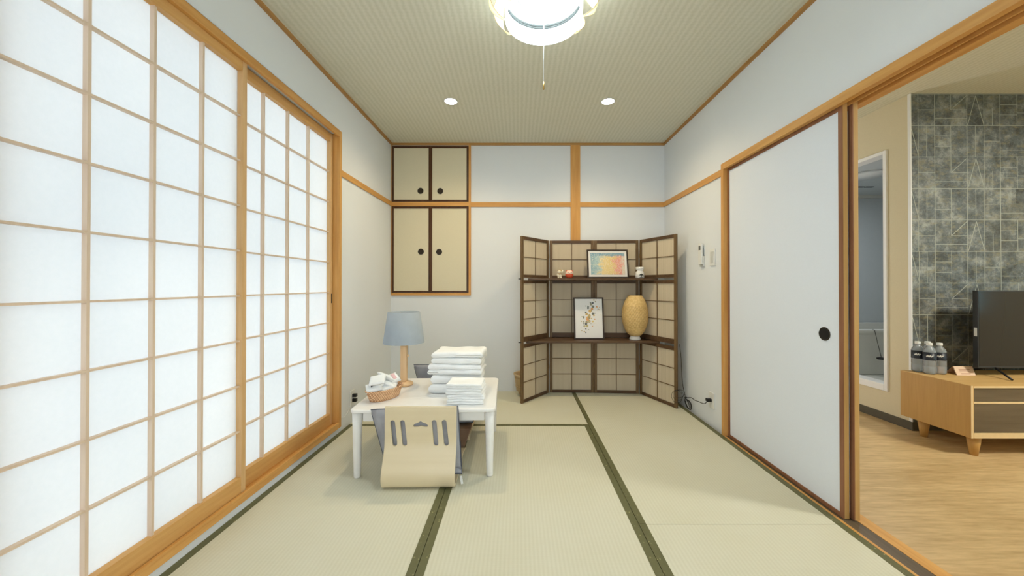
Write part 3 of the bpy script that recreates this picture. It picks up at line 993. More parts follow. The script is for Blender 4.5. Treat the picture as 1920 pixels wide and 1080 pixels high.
# bathtub
t = thing('bathtub', (3.8, 3.9, BF), 'pale bathtub with a flat rim seen through the white-framed bathroom doorway', 'bathtub')
x0, x1, y0, y1, zr = 3.0, 4.62, 3.55, 4.29, 0.59
m = MB()
def rr(x0, x1, y0, y1, r, z, n=5):
    out = []
    for cx, cy, a0 in ((x1 - r, y1 - r, 0), (x0 + r, y1 - r, 90), (x0 + r, y0 + r, 180), (x1 - r, y0 + r, 270)):
        for k in range(n + 1):
            a = math.radians(a0 + 90.0 * k / n)
            out.append((cx + r * math.cos(a), cy + r * math.sin(a), z))
    return out
loops = [rr(x0, x1, y0 + .03, y1, .04, BF), rr(x0, x1, y0 + .02, y1, .04, zr - .05), rr(x0, x1, y0, y1, .04, zr - .03), rr(x0, x1, y0, y1, .04, zr),
         rr(x0 + .07, x1 - .07, y0 + .07, y1 - .07, .1, zr), rr(x0 + .13, x1 - .13, y0 + .13, y1 - .13, .12, BF + .06)]
nl = len(loops[0])
vs = [p for l in loops for p in l]
fs = [(i * nl + k, i * nl + (k + 1) % nl, (i + 1) * nl + (k + 1) % nl, (i + 1) * nl + k) for i in range(len(loops) - 1) for k in range(nl)]
fs += [tuple(range(nl)), tuple((len(loops) - 1) * nl + k for k in range(nl))]
m.add(vs, fs)
m.build('tub_shell', M['bathtub'], t, bevel=0.008)
# plug on its chain
t = thing('bath_plug', (3.475, 3.52, 0.31), 'round black bath plug hanging on a thin chain over the tub side', 'bath plug')
MB().lathe([(0.030, 0), (0.034, 0.004), (0.034, 0.013), (0.026, 0.016), (0.006, 0.022)], (3.487, 3.515, 0.312)).build('plug_disc', M['black'], t)
MB().tube([(3.487, 3.515, 0.334), (3.470, 3.530, 0.46), (3.455, 3.546, 0.588), (3.45, 3.56, 0.594)], 0.0022, 6).build('chain', M['darkmetal'], t)
m = MB()
m.box(3.635, 3.70, 3.895, 3.925, BC - 0.004, BC); m.box(3.715, 3.80, 3.895, 3.925, BC - 0.004, BC)
o = m.build('ceiling_vent', M['black'], label='pair of black vent slots in the bathroom ceiling beyond the white doorway frame', cat='vent')
# housings for the two lamps added to brighten living room and bathroom
MB().lathe([(0.27, 2.34), (0.28, 2.36), (0.28, 2.40)], (3.6, 0.8, 0)).build('added_ceiling_light', M['white'],
    label='added round white ceiling light of the living room, unseen outside the frame', cat='ceiling light')
MB().lathe([(0.13, 2.045), (0.13, 2.075)], (3.3, 3.45, 0)).build('added_ceiling_light', M['white'],
    label='small round ceiling light added to brighten the bathroom', cat='ceiling light')

# ------------------------------------------------------------------ folding screen
P = [Vector((0.028, 3.162)), Vector((0.2945, 3.500)), Vector((0.724, 3.488)), Vector((1.151, 3.462)), Vector((1.322, 3.040))]
scr = thing('folding_screen', (0.72, 3.4, 0), 'four-panel folding screen of walnut lattice and beige cloth, standing before the back wall', 'folding screen')
HS = 1.45
def screen_panel(a, b, trim_a, trim_b, rows):
    d = (b - a); L = d.length; d.normalize()
    nrm = Vector((d.y, -d.x))           # toward the camera side
    a2 = a + d * trim_a; L2 = L - trim_a - trim_b
    th = 0.018
    def w2p(s, off, z):
        q = a2 + d * s + nrm * off
        return (q.x, q.y, z)
    def bar(m, s0, s1, z0, z1, o0, o1):
        vs = [w2p(s, o, z) for z in (z0, z1) for o in (o0, o1) for s in (s0, s1)]
        m.add(vs, [(0, 2, 3, 1), (4, 5, 7, 6), (0, 1, 5, 4), (2, 6, 7, 3), (0, 4, 6, 2), (1, 3, 7, 5)])
    st = 0.026
    pc = MB()
    tiers = ((.028, .478, 3), (.572, 1.040, 3), (1.116, HS - .028, 2))
    for z0, z1, n in tiers:
        bar(pc, st, L2 - st, z0, z1, -.0010, -.0002)
    f = pc.build('cloth_panel', M['screencloth'], scr)
    for s0, s1 in ((0, st), (L2 - st, L2)):
        fr = MB()
        bar(fr, s0, s1, 0.0015, HS, -th / 2, th / 2)
        fr.build('stile', M['walnut'], f, bevel=0.0012, segs=1)
    for z0, z1 in ((0.0015, .028), (.478, .508), (.530, .572), (1.040, 1.067), (1.089, 1.116), (HS - .028, HS)):
        ra = MB()
        bar(ra, st, L2 - st, z0, z1, -th / 2 + .001, th / 2 - .001)
        ra.build('cross_rail', M['walnutX'], f)
    lat = MB()
    mid = L2 / 2
    for z0, z1, n in tiers:
        bar(lat, mid - .003, mid + .003, z0, z1, 0.0015, .0065)
        for k in range(1, n):
            z = z0 + (z1 - z0) * k / n
            bar(lat, st, L2 - st, z - .0028, z + .0028, 0.001, .006)
    lat.build('lattice', M['walnut'], f)
screen_panel(P[0], P[1], 0, .010, 2)
screen_panel(P[1], P[2], .010, .002, 2)
screen_panel(P[2], P[3], .002, .010, 2)
screen_panel(P[3], P[4], .010, 0, 2)
# hinges
for q in (P[1], P[2], P[3]):
    for z in (0.25, 0.8, 1.3):
        MB().lathe([(0.004, z - .02), (0.004, z + .02)], (q.x, q.y - 0.006, 0), 10).build('hinge', M['brass'], scr)
# boards lying in the slots between the rails
for z, yf in ((1.0680, 3.26), (0.5090, 3.24)):
    def edge(a, b, y, off):
        tt = (y - a.y) / (b.y - a.y)
        return a.x + (b.x - a.x) * tt + off
    poly = [(edge(P[0], P[1], yf, -.016), yf), (edge(P[3], P[4], yf, .016), yf), (P[3].x + .002, 3.462), (P[2].x, 3.492), (P[1].x - .004, 3.512)]
    MB().prism(poly, z, z + 0.018).build('shelf', M['walnutX'], scr, bevel=0.0015, segs=1)
for z in (1.078, 0.528):
    MB().cyl_x((3.165, z), 0.004, 0.004, 0.030, 10).build('shelf_pin', M['black'], scr)
SU, SL = 1.0680 + 0.018, 0.5090 + 0.018

# pictures leaning on the shelves
def picture(x0, x1, h, ybase, z, lean, label, fw, mw, kind, rz=0.0):
    W = x1 - x0
    t = thing('picture_frame', ((x0 + x1) / 2, ybase, z), label, 'picture')
    ca, sa = math.cos(lean), math.sin(lean)
    crz, srz = math.cos(rz), math.sin(rz)
    cx = (x0 + x1) / 2
    def xf(x, y, zz):          # local: x across from centre, y depth, zz up
        y2 = y * ca + zz * sa
        z2 = zz * ca - y * sa
        return (cx + x * crz - y2 * srz, ybase + x * srz + y2 * crz, z + z2)
    m = MB(xf)
    m.box(-W / 2, -W / 2 + fw, -.008, .008, 0, h); m.box(W / 2 - fw, W / 2, -.008, .008, 0, h)
    m.box(-W / 2 + fw, W / 2 - fw, -.008, .008, 0, fw); m.box(-W / 2 + fw, W / 2 - fw, -.008, .008, h - fw, h)
    m.build('frame', M['frameblack'], t, bevel=.0015, segs=1)
    MB(xf).box(-W / 2 + fw, W / 2 - fw, -.003, .006, fw, h - fw).build('mount', M['mat'], t)
    if kind == 'blue':
        m = MB()
        ww, hh = W - 2 * fw - 2 * mw, h - 2 * fw - 2 * mw
        m.box(0, ww, 0, .001, 0, hh)
        o = m.build('print', art_mat('colourful_print', 'blue', ww, hh), None, loc=(0, 0, 0))
        ORG.pop(o.name, None)
        o.parent = t
        o.rotation_euler = (-lean, 0, rz)
        p = Vector(xf(-ww / 2, -.0045, fw + mw)) - Vector(t.location)
        o.location = p
    else:
        ww, hh = W - 2 * fw - .004, h - 2 * fw - .004
        m = MB()
        m.box(0, ww, 0, .001, 0, hh)
        o = m.build('print', art_mat('flower_print_paper', 'flowers', ww, hh), None, loc=(0, 0, 0))
        ORG.pop(o.name, None)
        o.parent = t
        o.rotation_euler = (-lean, 0, rz)
        o.location = Vector(xf(-ww / 2, -.0045, fw + .002)) - Vector(t.location)
    return t
def X(px, Y): return (px - 971.0) * Y / 686.0
picture(X(1101, 3.36), X(1178.5, 3.36), 0.268, 3.345, SU + .001, 0.16,
        'dark-framed landscape picture in blue, yellow and red on the upper shelf of the screen', .013, .020, 'blue', rz=0.02)
picture(X(1076, 3.36), X(1132.5, 3.36), 0.385, 3.345, SL + .001, 0.13,
        'dark-framed upright picture of scattered flowers on the lower shelf of the screen', .013, .0, 'flowers')

# bamboo lantern
t = thing('bamboo_lamp', (1.070, 3.345, SL), 'egg-shaped woven bamboo lamp on a white foot on the lower shelf', 'lamp')
MB().lathe([(.048, 0), (.050, .004), (.050, .016), (.044, .022), (.040, .034)], (1.070, 3.345, SL)).build('foot', M['ceramic'], t)
prof = []
pts = [(.038, .034), (.068, .056), (.095, .105), (.112, .165), (.1165, .220), (.112, .275), (.100, .325), (.084, .368), (.064, .398), (.060, .403)]
m = MB()
def smooth_prof(pts, n=5):
    out = []
    for i in range(len(pts) - 1):
        p0 = pts[max(i - 1, 0)]; p1 = pts[i]; p2 = pts[i + 1]; p3 = pts[min(i + 2, len(pts) - 1)]
        for k in range(n):
            tq = k / n
            q = []
            for c in (0, 1):
                q.append(0.5 * ((2 * p1[c]) + (-p0[c] + p2[c]) * tq + (2 * p0[c] - 5 * p1[c] + 4 * p2[c] - p3[c]) * tq ** 2 + (-p0[c] + 3 * p1[c] - 3 * p2[c] + p3[c]) * tq ** 3))
            out.append(tuple(q))
    out.append(pts[-1])
    return out
sp = smooth_prof(pts)
m.lathe(sp + [(r - .004, z) for r, z in reversed(sp)] + [sp[0]], (1.070, 3.345, SL), 48)
m.build('woven_shade', M['bamboo'], t)
MB().lathe([(.0125, .034), (.0125, .12), (.02, .15), (.028, .18), (.02, .21), (.004, .222)], (1.070, 3.345, SL), 16).build('bulb', M['ceramic'], t)

# oil burner with a dark emblem
t = thing('oil_burner', (1.105, 3.315, SU), 'small white ceramic oil burner with a dark tree motif on the upper shelf', 'oil burner')
m = MB()
m.lathe([(.034, 0), (.039, .004), (.040, .035), (.037, .055), (.026, .068), (.026, .072), (.035, .080), (.037, .100), (.033, .102), (.022, .084), (.001, .082)], (1.105, 3.315, SU))
m.build('body', M['ceramic'], t)
m = MB()
def on_cyl(cx, cy, r, ang, z):
    return (cx + r * math.sin(ang), cy - r * math.cos(ang), z)
def patch(m, cx, cy, r, pts2, z0):
    """small flat motif wrapped on a cylinder; pts2 in metres"""
    n = len(pts2)
    a = [on_cyl(cx, cy, r + .0012, x / r, z0 + z) for x, z in pts2]
    ccx = sum(p[0] for p in pts2) / n; ccz = sum(p[1] for p in pts2) / n
    a.append(on_cyl(cx, cy, r + .0014, ccx / r, z0 + ccz))
    m.add(a, [(k, (k + 1) % n, n) for k in range(n)])
patch(m, 1.105, 3.315, .040, [(-.024, .022), (-.012, .034), (0, .042), (.014, .035), (.024, .022), (.010, .026), (0, .020), (-.010, .026)], SU)
patch(m, 1.105, 3.315, .040, [(-.003, .008), (.003, .008), (.003, .024), (-.003, .024)], SU)
patch(m, 1.105, 3.315, .040, [(-.018, .006), (.018, .006), (.012, .011), (-.012, .011)], SU)
m.build('tree_motif', M['ink'], t)

# beckoning cat
cx, cy = X(1049, 3.32), 3.32
t = thing('cat_figurine', (cx, cy, SU), 'small cream and gold beckoning cat figurine, at the left end of the upper shelf', 'figurine')
m = MB()
m.ball((cx, cy, SU + .024), .021, .018, .0245)
m.ball((cx, cy - .003, SU + .056), .019, .016, .0165)
m.ball((cx - .011, cy - .016, SU + .006), .008, .009, .006)
m.ball((cx + .011, cy - .016, SU + .006), .008, .009, .006)
m.ball((cx - .018, cy - .010, SU + .030), .006, .007, .013)
m.tube([(cx + .018, cy - .004, SU + .032), (cx + .026, cy - .006, SU + .048), (cx + .025, cy - .008, SU + .066)], [.006, .006, .007], 8)
m.ball((cx + .025, cy - .009, SU + .069), .0075, .006, .0075)
m.build('body', plain('cream_glaze', srgb(224, 216, 194), .35), t)
m = MB()
for s in (-1, 1):
    MB().lathe([(.007, 0), (.0045, .006), (.0003, .013)], (cx + s * .012, cy - .002, SU + .068), 10).build('ear', M['gold_paint'], t)
m = MB()
m.ring(.0155, .0026, (cx, cy - .002, SU + .041), 20, 6)
m.ball((cx, cy - .019, SU + .036), .0045, .004, .0045, 10, 6)
m.build('collar', M['gold_paint'], t)
m = MB()
for s in (-1, 1):
    m.ball((cx + s * .007, cy - .0180, SU + .058), .0028, .0015, .0016, 8, 6)
m.build('eye', M['ink'], t)
# red round cat
cx, cy = X(1067.5, 3.31), 3.31
t = thing('cat_figurine', (cx, cy, SU), 'round red and white cat-faced figurine standing right of the cream cat', 'figurine')
m = MB()
m.lathe([(.014, 0), (.026, .006), (.0345, .020), (.037, .034), (.0368, .038)], (cx, cy, SU), 28, sy=.9)
m.build('body', M['redglaze'], t)
m = MB()
m.lathe([(.0368, .038), (.036, .046), (.032, .058), (.023, .068), (.010, .073), (.0005, .074)], (cx, cy, SU), 28, sy=.9)
m.build('head', M['pinkglaze'], t)
m = MB()
for s in (-1, 1):
    MB().lathe([(.010, 0), (.006, .009), (.0005, .017)], (cx + s * .024, cy - .002, SU + .058), 10).build('ear', M['redglaze'], t)
m = MB()
for s in (-1, 1):
    m.tube([(cx + s * .008, cy - .0315, SU + .050), (cx + s * .014, cy - .0305, SU + .053), (cx + s * .020, cy - .0278, SU + .050)], .0013, 6)
m.ball((cx, cy - .0325, SU + .044), .002, .0015, .0015, 8, 6)
m.build('face_marks', M['ink'], t)

# pail behind the screen
t = thing('wooden_pail', (0.072, 3.41, 0), 'pale wooden pail half hidden behind the left panel of the folding screen', 'pail')
prof = [(.082, .05), (.088, .05), (.104, .192), (.112, .196), (.112, .206), (.104, .206), (.094, .196), (.080, .065), (.001, .062)]
MB().lathe(prof, (0.072, 3.41, 0), 36).build('tub', M['pail'], t)
m = MB()
for z, r in ((.085, .0925), (.165, .1015)):
    m.lathe([(r, z), (r + .003, z + .002), (r + .003, z + .010), (r, z + .012)], (0.072, 3.41, 0), 36)
m.build('hoop', wood('darker_hoop', srgb(166, 138, 96), srgb(180, 150, 108), 'X'), t)
for k in range(3):
    a = 2 * PI * k / 3 + .5
    MB().lathe([(.014, 0), (.018, .052)], (0.072 + .06 * math.cos(a), 3.41 + .06 * math.sin(a), 0), 12).build('leg', M['pail'], t)

# ------------------------------------------------------------------ low table
TZ = 0.367
tb = thing('low_table', (-.515, 2.27, 0), 'low white rectangular table on round legs beside the shoji window', 'table')
def rot(cx, cy, a):
    ca, sa = math.cos(a), math.sin(a)
    return lambda x, y, z: (cx + x * ca - y * sa, cy + x * sa + y * ca, z)
TR = rot(-.512, 2.262, math.radians(1.6))
hw, hd = .384, .332
m = MB(TR)
outl = [(x, y) for x, y, z in rr(-hw, hw, -hd, hd, .035, 0, 6)]
m.prism(outl, TZ - .018, TZ)
m.build('table_top', M['white'], tb, bevel=.005, segs=3)
m = MB(TR)
ap = .036
for y in (-hd + ap, hd - ap - .018):
    m.box(-hw + .06, hw - .06, y, y + .018, TZ - .072, TZ - .018)
for x in (-hw + ap, hw - ap - .018):
    m.box(x, x + .018, -hd + .06, hd - .06, TZ - .072, TZ - .018)
m.build('apron', M['white'], tb, bevel=.002)
for sx in (-1, 1):
    for sy in (-1, 1):
        MB(TR).lathe([(.0165, 0.0014), (.0175, .004), (.024, TZ - .10), (.0255, TZ - .0185)], (sx * (hw - .032), sy * (hd - .034), 0), 24).build('leg', M['white'], tb)

# ------------------------------------------------------------------ floor chairs
def chair_shell(m, XF, prof, hw_top, hw_bot, th, slots):
    pass
def make_chair(name, cx, cy, rz, label, flip=False):
    t = thing('floor_chair', (cx, cy, 0), label, 'floor chair', 'legless chairs at the low table')
    XF = rot(cx, cy, rz)
    # profile (y, z): y = toward the sitter
    prof = [(.045, .398), (.043, .33), (.042, .26), (.040, .215), (.030, .175), (.008, .130), (-.012, .090), (-.018, .055), (-.010, .022), (.012, .005), (.05, .003), (.12, .008), (.22, .022), (.32, .030), (.40, .018), (.425, .004)]
    sp = smooth_prof(prof, 6)
    th = .011
    W = .183
    vs, fs = [], []
    # offset inner profile
    def normal(i):
        a = sp[max(i - 1, 0)]; b = sp[min(i + 1, len(sp) - 1)]
        dy, dz = b[0] - a[0], b[1] - a[1]
        L = math.hypot(dy, dz)
        return (-dz / L, dy / L)     # toward the sitter / up
    nx = 36
    xs = [-W + 2 * W * k / nx for k in range(nx + 1)]
    bm = bmesh.new()
    rows = []
    for i, (y, z) in enumerate(sp):
        n = normal(i)
        wv = 1.0
        if z > .3 and i < 20:
            wv = 1.0
        r0 = [bm.verts.new(XF(x * wv, y, max(z, 0.001))) for x in xs]
        r1 = [bm.verts.new(XF(x * wv, y + n[0] * th, max(z + n[1] * th, 0.001))) for x in xs]
        rows.append((r0, r1))
    for i in range(len(sp) - 1):
        for k in range(nx):
            bm.faces.new((rows[i][0][k], rows[i][0][k + 1], rows[i + 1][0][k + 1], rows[i + 1][0][k])).smooth = True
            bm.faces.new((rows[i][1][k], rows[i + 1][1][k], rows[i + 1][1][k + 1], rows[i][1][k + 1])).smooth = True
        for k in (0, nx):
            bm.faces.new((rows[i][0][k], rows[i + 1][0][k], rows[i + 1][1][k], rows[i][1][k]))
    for i in (0, len(sp) - 1):
        for k in range(nx):
            bm.faces.new((rows[i][0][k], rows[i][1][k], rows[i][1][k + 1], rows[i][0][k + 1]))
    bmesh.ops.recalc_face_normals(bm, faces=bm.faces)
    me = bpy.data.meshes.new('shell'); bm.to_mesh(me); bm.free()
    me.materials.append(M['bentwood'])
    o = bpy.data.objects.new('bentwood_shell', me); C.objects.link(o)
    # hand-hold slots cut through the back
    cut = MB(XF)
    for sx0, tl in ((-.143, .012), (-.093, .012), (.069, .010), (.120, .012)):
        n = 10
        hwid = .0125
        pts = [(sx0 + hwid * math.cos(PI * q / n), .318 + hwid * math.sin(PI * q / n)) for q in range(n + 1)]
        pts += [(sx0 + tl - hwid * math.cos(PI * q / n), .212 - hwid * math.sin(PI * q / n)) for q in range(n + 1)]
        k = len(pts)
        cut.add([(x, -.02, z) for x, z in pts] + [(x, .09, z) for x, z in pts],
                [tuple(range(k)), tuple(reversed(range(k, 2 * k)))] + [(q, k + q, k + (q + 1) % k, (q + 1) % k) for q in range(k)])
    pts = [(-.038, .303), (-.030, .312), (-.012, .318), (.0, .326), (.012, .318), (.030, .312), (.038, .303), (.034, .296), (.018, .296), (.0, .300), (-.018, .296), (-.034, .296)]
    k = len(pts)
    cut.add([(x, -.02, z) for x, z in pts] + [(x, .09, z) for x, z in pts],
            [tuple(range(k)), tuple(reversed(range(k, 2 * k)))] + [(q, k + q, k + (q + 1) % k, (q + 1) % k) for q in range(k)])
    co = cut.build('cutter', M['bentwood'], None, loc=(0, 0, 0))
    bmod = o.modifiers.new('slots', 'BOOLEAN'); bmod.object = co; bmod.operation = 'DIFFERENCE'; bmod.solver = 'EXACT'
    bpy.context.view_layer.update()
    dg = bpy.context.evaluated_depsgraph_get()
    me2 = bpy.data.meshes.new_from_object(o.evaluated_get(dg))
    bpy.data.objects.remove(co, do_unlink=True)
    o.modifiers.clear()
    o.data = me2
    me2.transform(Matrix.Translation(-Vector(t.location)))
    o.parent = t
    bv = o.modifiers.new('bevel', 'BEVEL'); bv.width = .002; bv.segments = 2; bv.limit_method = 'ANGLE'; bv.angle_limit = math.radians(50)
    return t, XF

def pillow(m, corners, th, n=14, seedv=0.0, puff=1.0, piping=None):
    """soft pad over a quad of four 3-D corners (bl, br, tr, tl)"""
    c = [Vector(p) for p in corners]
    nrm = (c[1] - c[0]).cross(c[3] - c[0]).normalized()
    front, back = [], []
    for j in range(n + 1):
        for i in range(n + 1):
            u, v = i / n, j / n
            p = c[0] * (1 - u) * (1 - v) + c[1] * u * (1 - v) + c[2] * u * v + c[3] * (1 - u) * v
            e = (1 - abs(2 * u - 1) ** 4) * (1 - abs(2 * v - 1) ** 4)
            h = th / 2 * (0.12 + .88 * e ** .5) * puff
            wob = noise.noise(p * 9 + Vector((seedv, 0, 0))) * .006
            front.append(p + nrm * (h + wob * e)); back.append(p - nrm * (h - wob * e))
    N = (n + 1) ** 2
    fs = []
    for j in range(n):
        for i in range(n):
            a = j * (n + 1) + i
            fs.append((a, a + 1, a + n + 2, a + n + 1))
            fs.append((N + a, N + a + n + 1, N + a + n + 2, N + a + 1))
    edge = [i for i in range(n)] + [n + (n + 1) * j for j in range(n)] + [N - 1 - i for i in range(n)] + [(n + 1) * (n - j) for j in range(n)]
    k = len(edge)
    for q in range(k):
        a, b = edge[q], edge[(q + 1) % k]
        fs.append((a, b, N + b, N + a))
    m.add(front + back, fs, True)
    if piping is not None:
        piping.tube([(front[a] + back[a]) / 2 for a in edge], .0035, 6, closed=True)

# near chair: its back toward the camera
rz = math.radians(1.0)
t, XF = make_chair('floor_chair', -.498, 1.838, rz, 'pale bentwood floor chair before the table, its slotted back toward the camera')
m, pp = MB(), MB()
pillow(m, [XF(-.178, .075, .06), XF(.204, .070, .06), XF(.184, .085, .388), XF(-.268, .082, .372)], .045, seedv=1, piping=pp)
b = m.build('back_cushion', M['cushion'], t)
pp.build('piping', M['piping'], b)
m, pp = MB(), MB()
pillow(m, [XF(-.18, .05, .060), XF(.212, .035, .060), XF(.150, .42, .062), XF(-.18, .42, .062)], .05, seedv=2, piping=pp)
b = m.build('seat_cushion', M['cushion'], t)
pp.build('piping', M['piping'], b)
MB().obox(XF(.208, .03, .05), XF(.215, .025, .012), .012, .002, (0, 1, 0)).build('tie', M['plastic'], t)
# far chair: facing the camera
rz2 = math.radians(180)
t, XF = make_chair('floor_chair', -.50, 2.83, rz2, 'floor chair with grey cushions at the far side of the table, partly hidden by towels')
m, pp = MB(), MB()
pillow(m, [XF(.205, .05, .10), XF(-.205, .05, .10), XF(-.215, .075, .425), XF(.285, .068, .425)], .045, seedv=3, piping=pp)
b = m.build('back_cushion', M['cushion'], t)
pp.build('piping', M['piping'], b)
m, pp = MB(), MB()
pillow(m, [XF(-.21, .07, .14), XF(.21, .07, .14), XF(.21, .47, .14), XF(-.21, .47, .14)], .045, seedv=4, piping=pp)
b = m.build('seat_cushion', M['cushion'], t)
pp.build('piping', M['piping'], b)
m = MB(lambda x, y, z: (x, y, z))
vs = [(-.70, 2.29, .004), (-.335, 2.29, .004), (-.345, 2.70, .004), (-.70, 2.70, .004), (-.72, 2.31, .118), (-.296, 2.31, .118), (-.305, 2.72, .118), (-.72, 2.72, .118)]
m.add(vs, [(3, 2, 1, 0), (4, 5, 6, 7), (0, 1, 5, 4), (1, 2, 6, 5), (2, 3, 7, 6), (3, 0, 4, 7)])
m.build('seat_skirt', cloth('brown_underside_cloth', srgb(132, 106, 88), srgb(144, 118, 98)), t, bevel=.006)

# ------------------------------------------------------------------ things on the table
lx0, ly0 = -.748, 2.405
t = thing('table_lamp', (lx0, ly0, TZ), 'table lamp with grey-blue drum shade and round wooden foot on the white table', 'table lamp')
MB().lathe([(.050, 0), (.058, .003), (.060, .009), (.056, .018), (.040, .024), (.022, .026)], (lx0, ly0, TZ + .0005), 40).build('base', M['lampwood'], t)
MB().box(lx0 - .0195, lx0 + .0195, ly0 - .0195, ly0 + .0195, TZ + .024, TZ + .30).build('pole', M['lampwood'], t, bevel=.007, segs=3)
m = MB()
pr = [(.1315, .279), (.1025, .481)]
m.lathe([pr[0], pr[1], (pr[1][0] - .002, pr[1][1]), (pr[0][0] - .002, pr[0][1]), pr[0]], (lx0, ly0, TZ), 48)
sh = m.build('lamp_shade', M['shadegrey'], t)
m = MB()
for k in range(3):
    a = 2 * PI * k / 3
    m.tube([(lx0, ly0, TZ + .455), (lx0 + .101 * math.cos(a), ly0 + .101 * math.sin(a), TZ + .47)], .002, 6)
m.lathe([(.012, .30), (.016, .31), (.016, .35), (.024, .38), (.026, .41), (.018, .445), (.004, .458)], (lx0, ly0, TZ), 16)
m.build('bulb_holder', M['ceramic'], t)
m = MB()
m.tube([(lx0 + .033, ly0 - .02, TZ + .34), (lx0 + .033, ly0 - .021, TZ + .205)], .001, 6)
c_ = m.build('pull_cord', M['darkmetal'], t)
MB().ball((lx0 + .033, ly0 - .021, TZ + .198), .006, .006, .009, 12, 8).build('knob', M['lampwood'], c_)

# towels
def towel(name, cx, cy, z0, sx, sy, h, layers, rz, seed, label, group, wob=.006, sag=0.0):
    t_m = MB()
    XF = rot(cx, cy, rz)
    nx, ny = 40, 28
    lh = h / layers
    for L in range(layers):
        a = .0; zc = z0 + lh * (L + .5)
        jit = random.Random(seed * 10 + L)
        ox, oy = jit.uniform(-.004, .004), jit.uniform(-.004, .004)
        kx = sx / 2 * jit.uniform(.96, 1.0); ky = sy / 2 * jit.uniform(.96, 1.0)
        top, bot = [], []
        for j in range(ny + 1):
            for i in range(nx + 1):
                u, v = 2 * i / nx - 1, 2 * j / ny - 1
                # squircle edge rounding
                su, sv = math.sin(u * PI / 2), math.sin(v * PI / 2)
                du = max(0, (abs(su) * kx - (kx - lh * .55)) / (lh * .55)); dv = max(0, (abs(sv) * ky - (ky - lh * .5)) / (lh * .5))
                eu = math.sqrt(max(0, 1 - du ** 2)); ev = math.sqrt(max(0, 1 - dv ** 2))
                hh = lh * .5 * (0.04 + .97 * min(eu, ev))
                x = kx * su + ox
                y = ky * sv + oy
                nz_ = noise.noise(Vector((x * 11 + seed, y * 11, zc * 30))) * wob
                nz2 = noise.noise(Vector((x * 11 + seed, y * 11, (zc + lh) * 30))) * wob
                if L == 0: nz_b = 0.0
                else: nz_b = nz_
                dz = sag * (u * .5 + .3 * math.cos(u * 3 + seed)) if L else 0
                xe = x + noise.noise(Vector((seed, y * 14, zc * 40))) * .008 * abs(u)
                ye = y + noise.noise(Vector((x * 12, seed, zc * 40))) * .008 * abs(v)
                px = XF(xe, ye, 0)
                top.append((px[0], px[1], zc + hh + nz2 * (1 if eu * ev > .2 else .5) + dz))
                bot.append((px[0], px[1], max(z0, zc - hh * 1.02 + nz_b + dz)))
        N = (nx + 1) * (ny + 1)
        fs = []
        for j in range(ny):
            for i in range(nx):
                q = j * (nx + 1) + i
                fs.append((q, q + 1, q + nx + 2, q + nx + 1))
                fs.append((N + q, N + q + nx + 1, N + q + nx + 2, N + q + 1))
        edge = [i for i in range(nx)] + [nx + (nx + 1) * j for j in range(ny)] + [N - 1 - i for i in range(nx)] + [(nx + 1) * (ny - j) for j in range(ny)]
        k = len(edge)
        for q in range(k):
            fs.append((edge[q], edge[(q + 1) % k], N + edge[(q + 1) % k], N + edge[q]))
        t_m.add(top + bot, fs, True)
    return t_m.build(name, M['towel'], loc=(cx, cy, z0), label=label, cat='towel', group=group)

bgrp = 'folded bath towels in the tall stack'
names4 = ['thick folded white bath towel at the bottom of the tall stack', 'folded white bath towel second from the bottom of the tall stack',
          'folded white bath towel second from the top, bulging out to the left', 'puffed white bath towel on top of the tall stack']
zz = TZ + .0005
hs = [.056, .056, .064, .072]
for i in range(4):
    towel('bath_towel', -.372 + (-.004, .0, -.006, .010)[i], 2.315, zz, (.33, .325, .335, .315)[i], .23, hs[i], (1, 1, 2, 2)[i] , math.radians((-1, 1, -2, -3)[i]), 3 + i, names4[i], bgrp, wob=(.003, .003, .005, .007)[i], sag=(0, 0, .0, .004)[i])
    zz += hs[i] + .001
zz = TZ + .0005
for i, (lab, h) in enumerate((('folded white hand towel lying on the table in front of the tall stack', .052),
                              ('small white hand towel folded in layers, on top of the lower hand towel', .060))):
    towel('hand_towel', -.288 - .004 * i, 2.085, zz, .205, .155, h, 4, math.radians(2 - 5 * i), 20 + i, lab, 'small folded towels in front', wob=.004)
    zz += h + .001

# basket and its packets
bxx, byy, brz = -.775, 2.135, math.radians(62)
t = thing('woven_basket', (bxx, byy, TZ), 'small oval woven rattan basket at the left front corner of the table', 'basket')
pr = [(.074, 0), (.078, .002), (.086, .025), (.094, .050), (.097, .058), (.093, .060), (.089, .054), (.081, .025), (.072, .006), (.0005, .006)]
MB().lathe(pr, (bxx, byy, TZ + .0005), 48, sx=1.25, sy=.72, rot=brz).build('woven_wall', M['rattan'], t)
m = MB()
pts = []
for k in range(48):
    a = 2 * PI * k / 48
    x, y = .096 * 1.25 * math.cos(a), .096 * .72 * math.sin(a)
    pts.append((bxx + x * math.cos(brz) - y * math.sin(brz), byy + x * math.sin(brz) + y * math.cos(brz), TZ + .060))
m.tube(pts, .005, 8, closed=True)
m.build('rim', M['rattan'], t)
pk = [(-.074, .004, .070, 30, .25, 'leftmost white sachet in the basket, overhanging its near end'),
      (-.030, .006, .096, 75, .5, 'white sachet with small dark print in the middle of the basket'),
      (.020, -.006, .075, 120, -.3, 'white sachet standing tilted beside the printed one'),
      (.064, .006, .088, 60, .4, 'white sachet with a pink patch at the lamp end of the basket'),
      (-.062, -.010, .112, 10, -.3, 'white sachet drooping over the near rim of the basket'),
      (.016, .010, .112, 150, .3, 'white sachet lying flat against the back rim of the basket'),
      (-.004, -.016, .060, 40, -.2, 'white sachet low in the basket, mostly covered by the others'),
      (.046, -.004, .064, 100, .15, 'white sachet low in the lamp end of the basket, under the pink-patched one')]
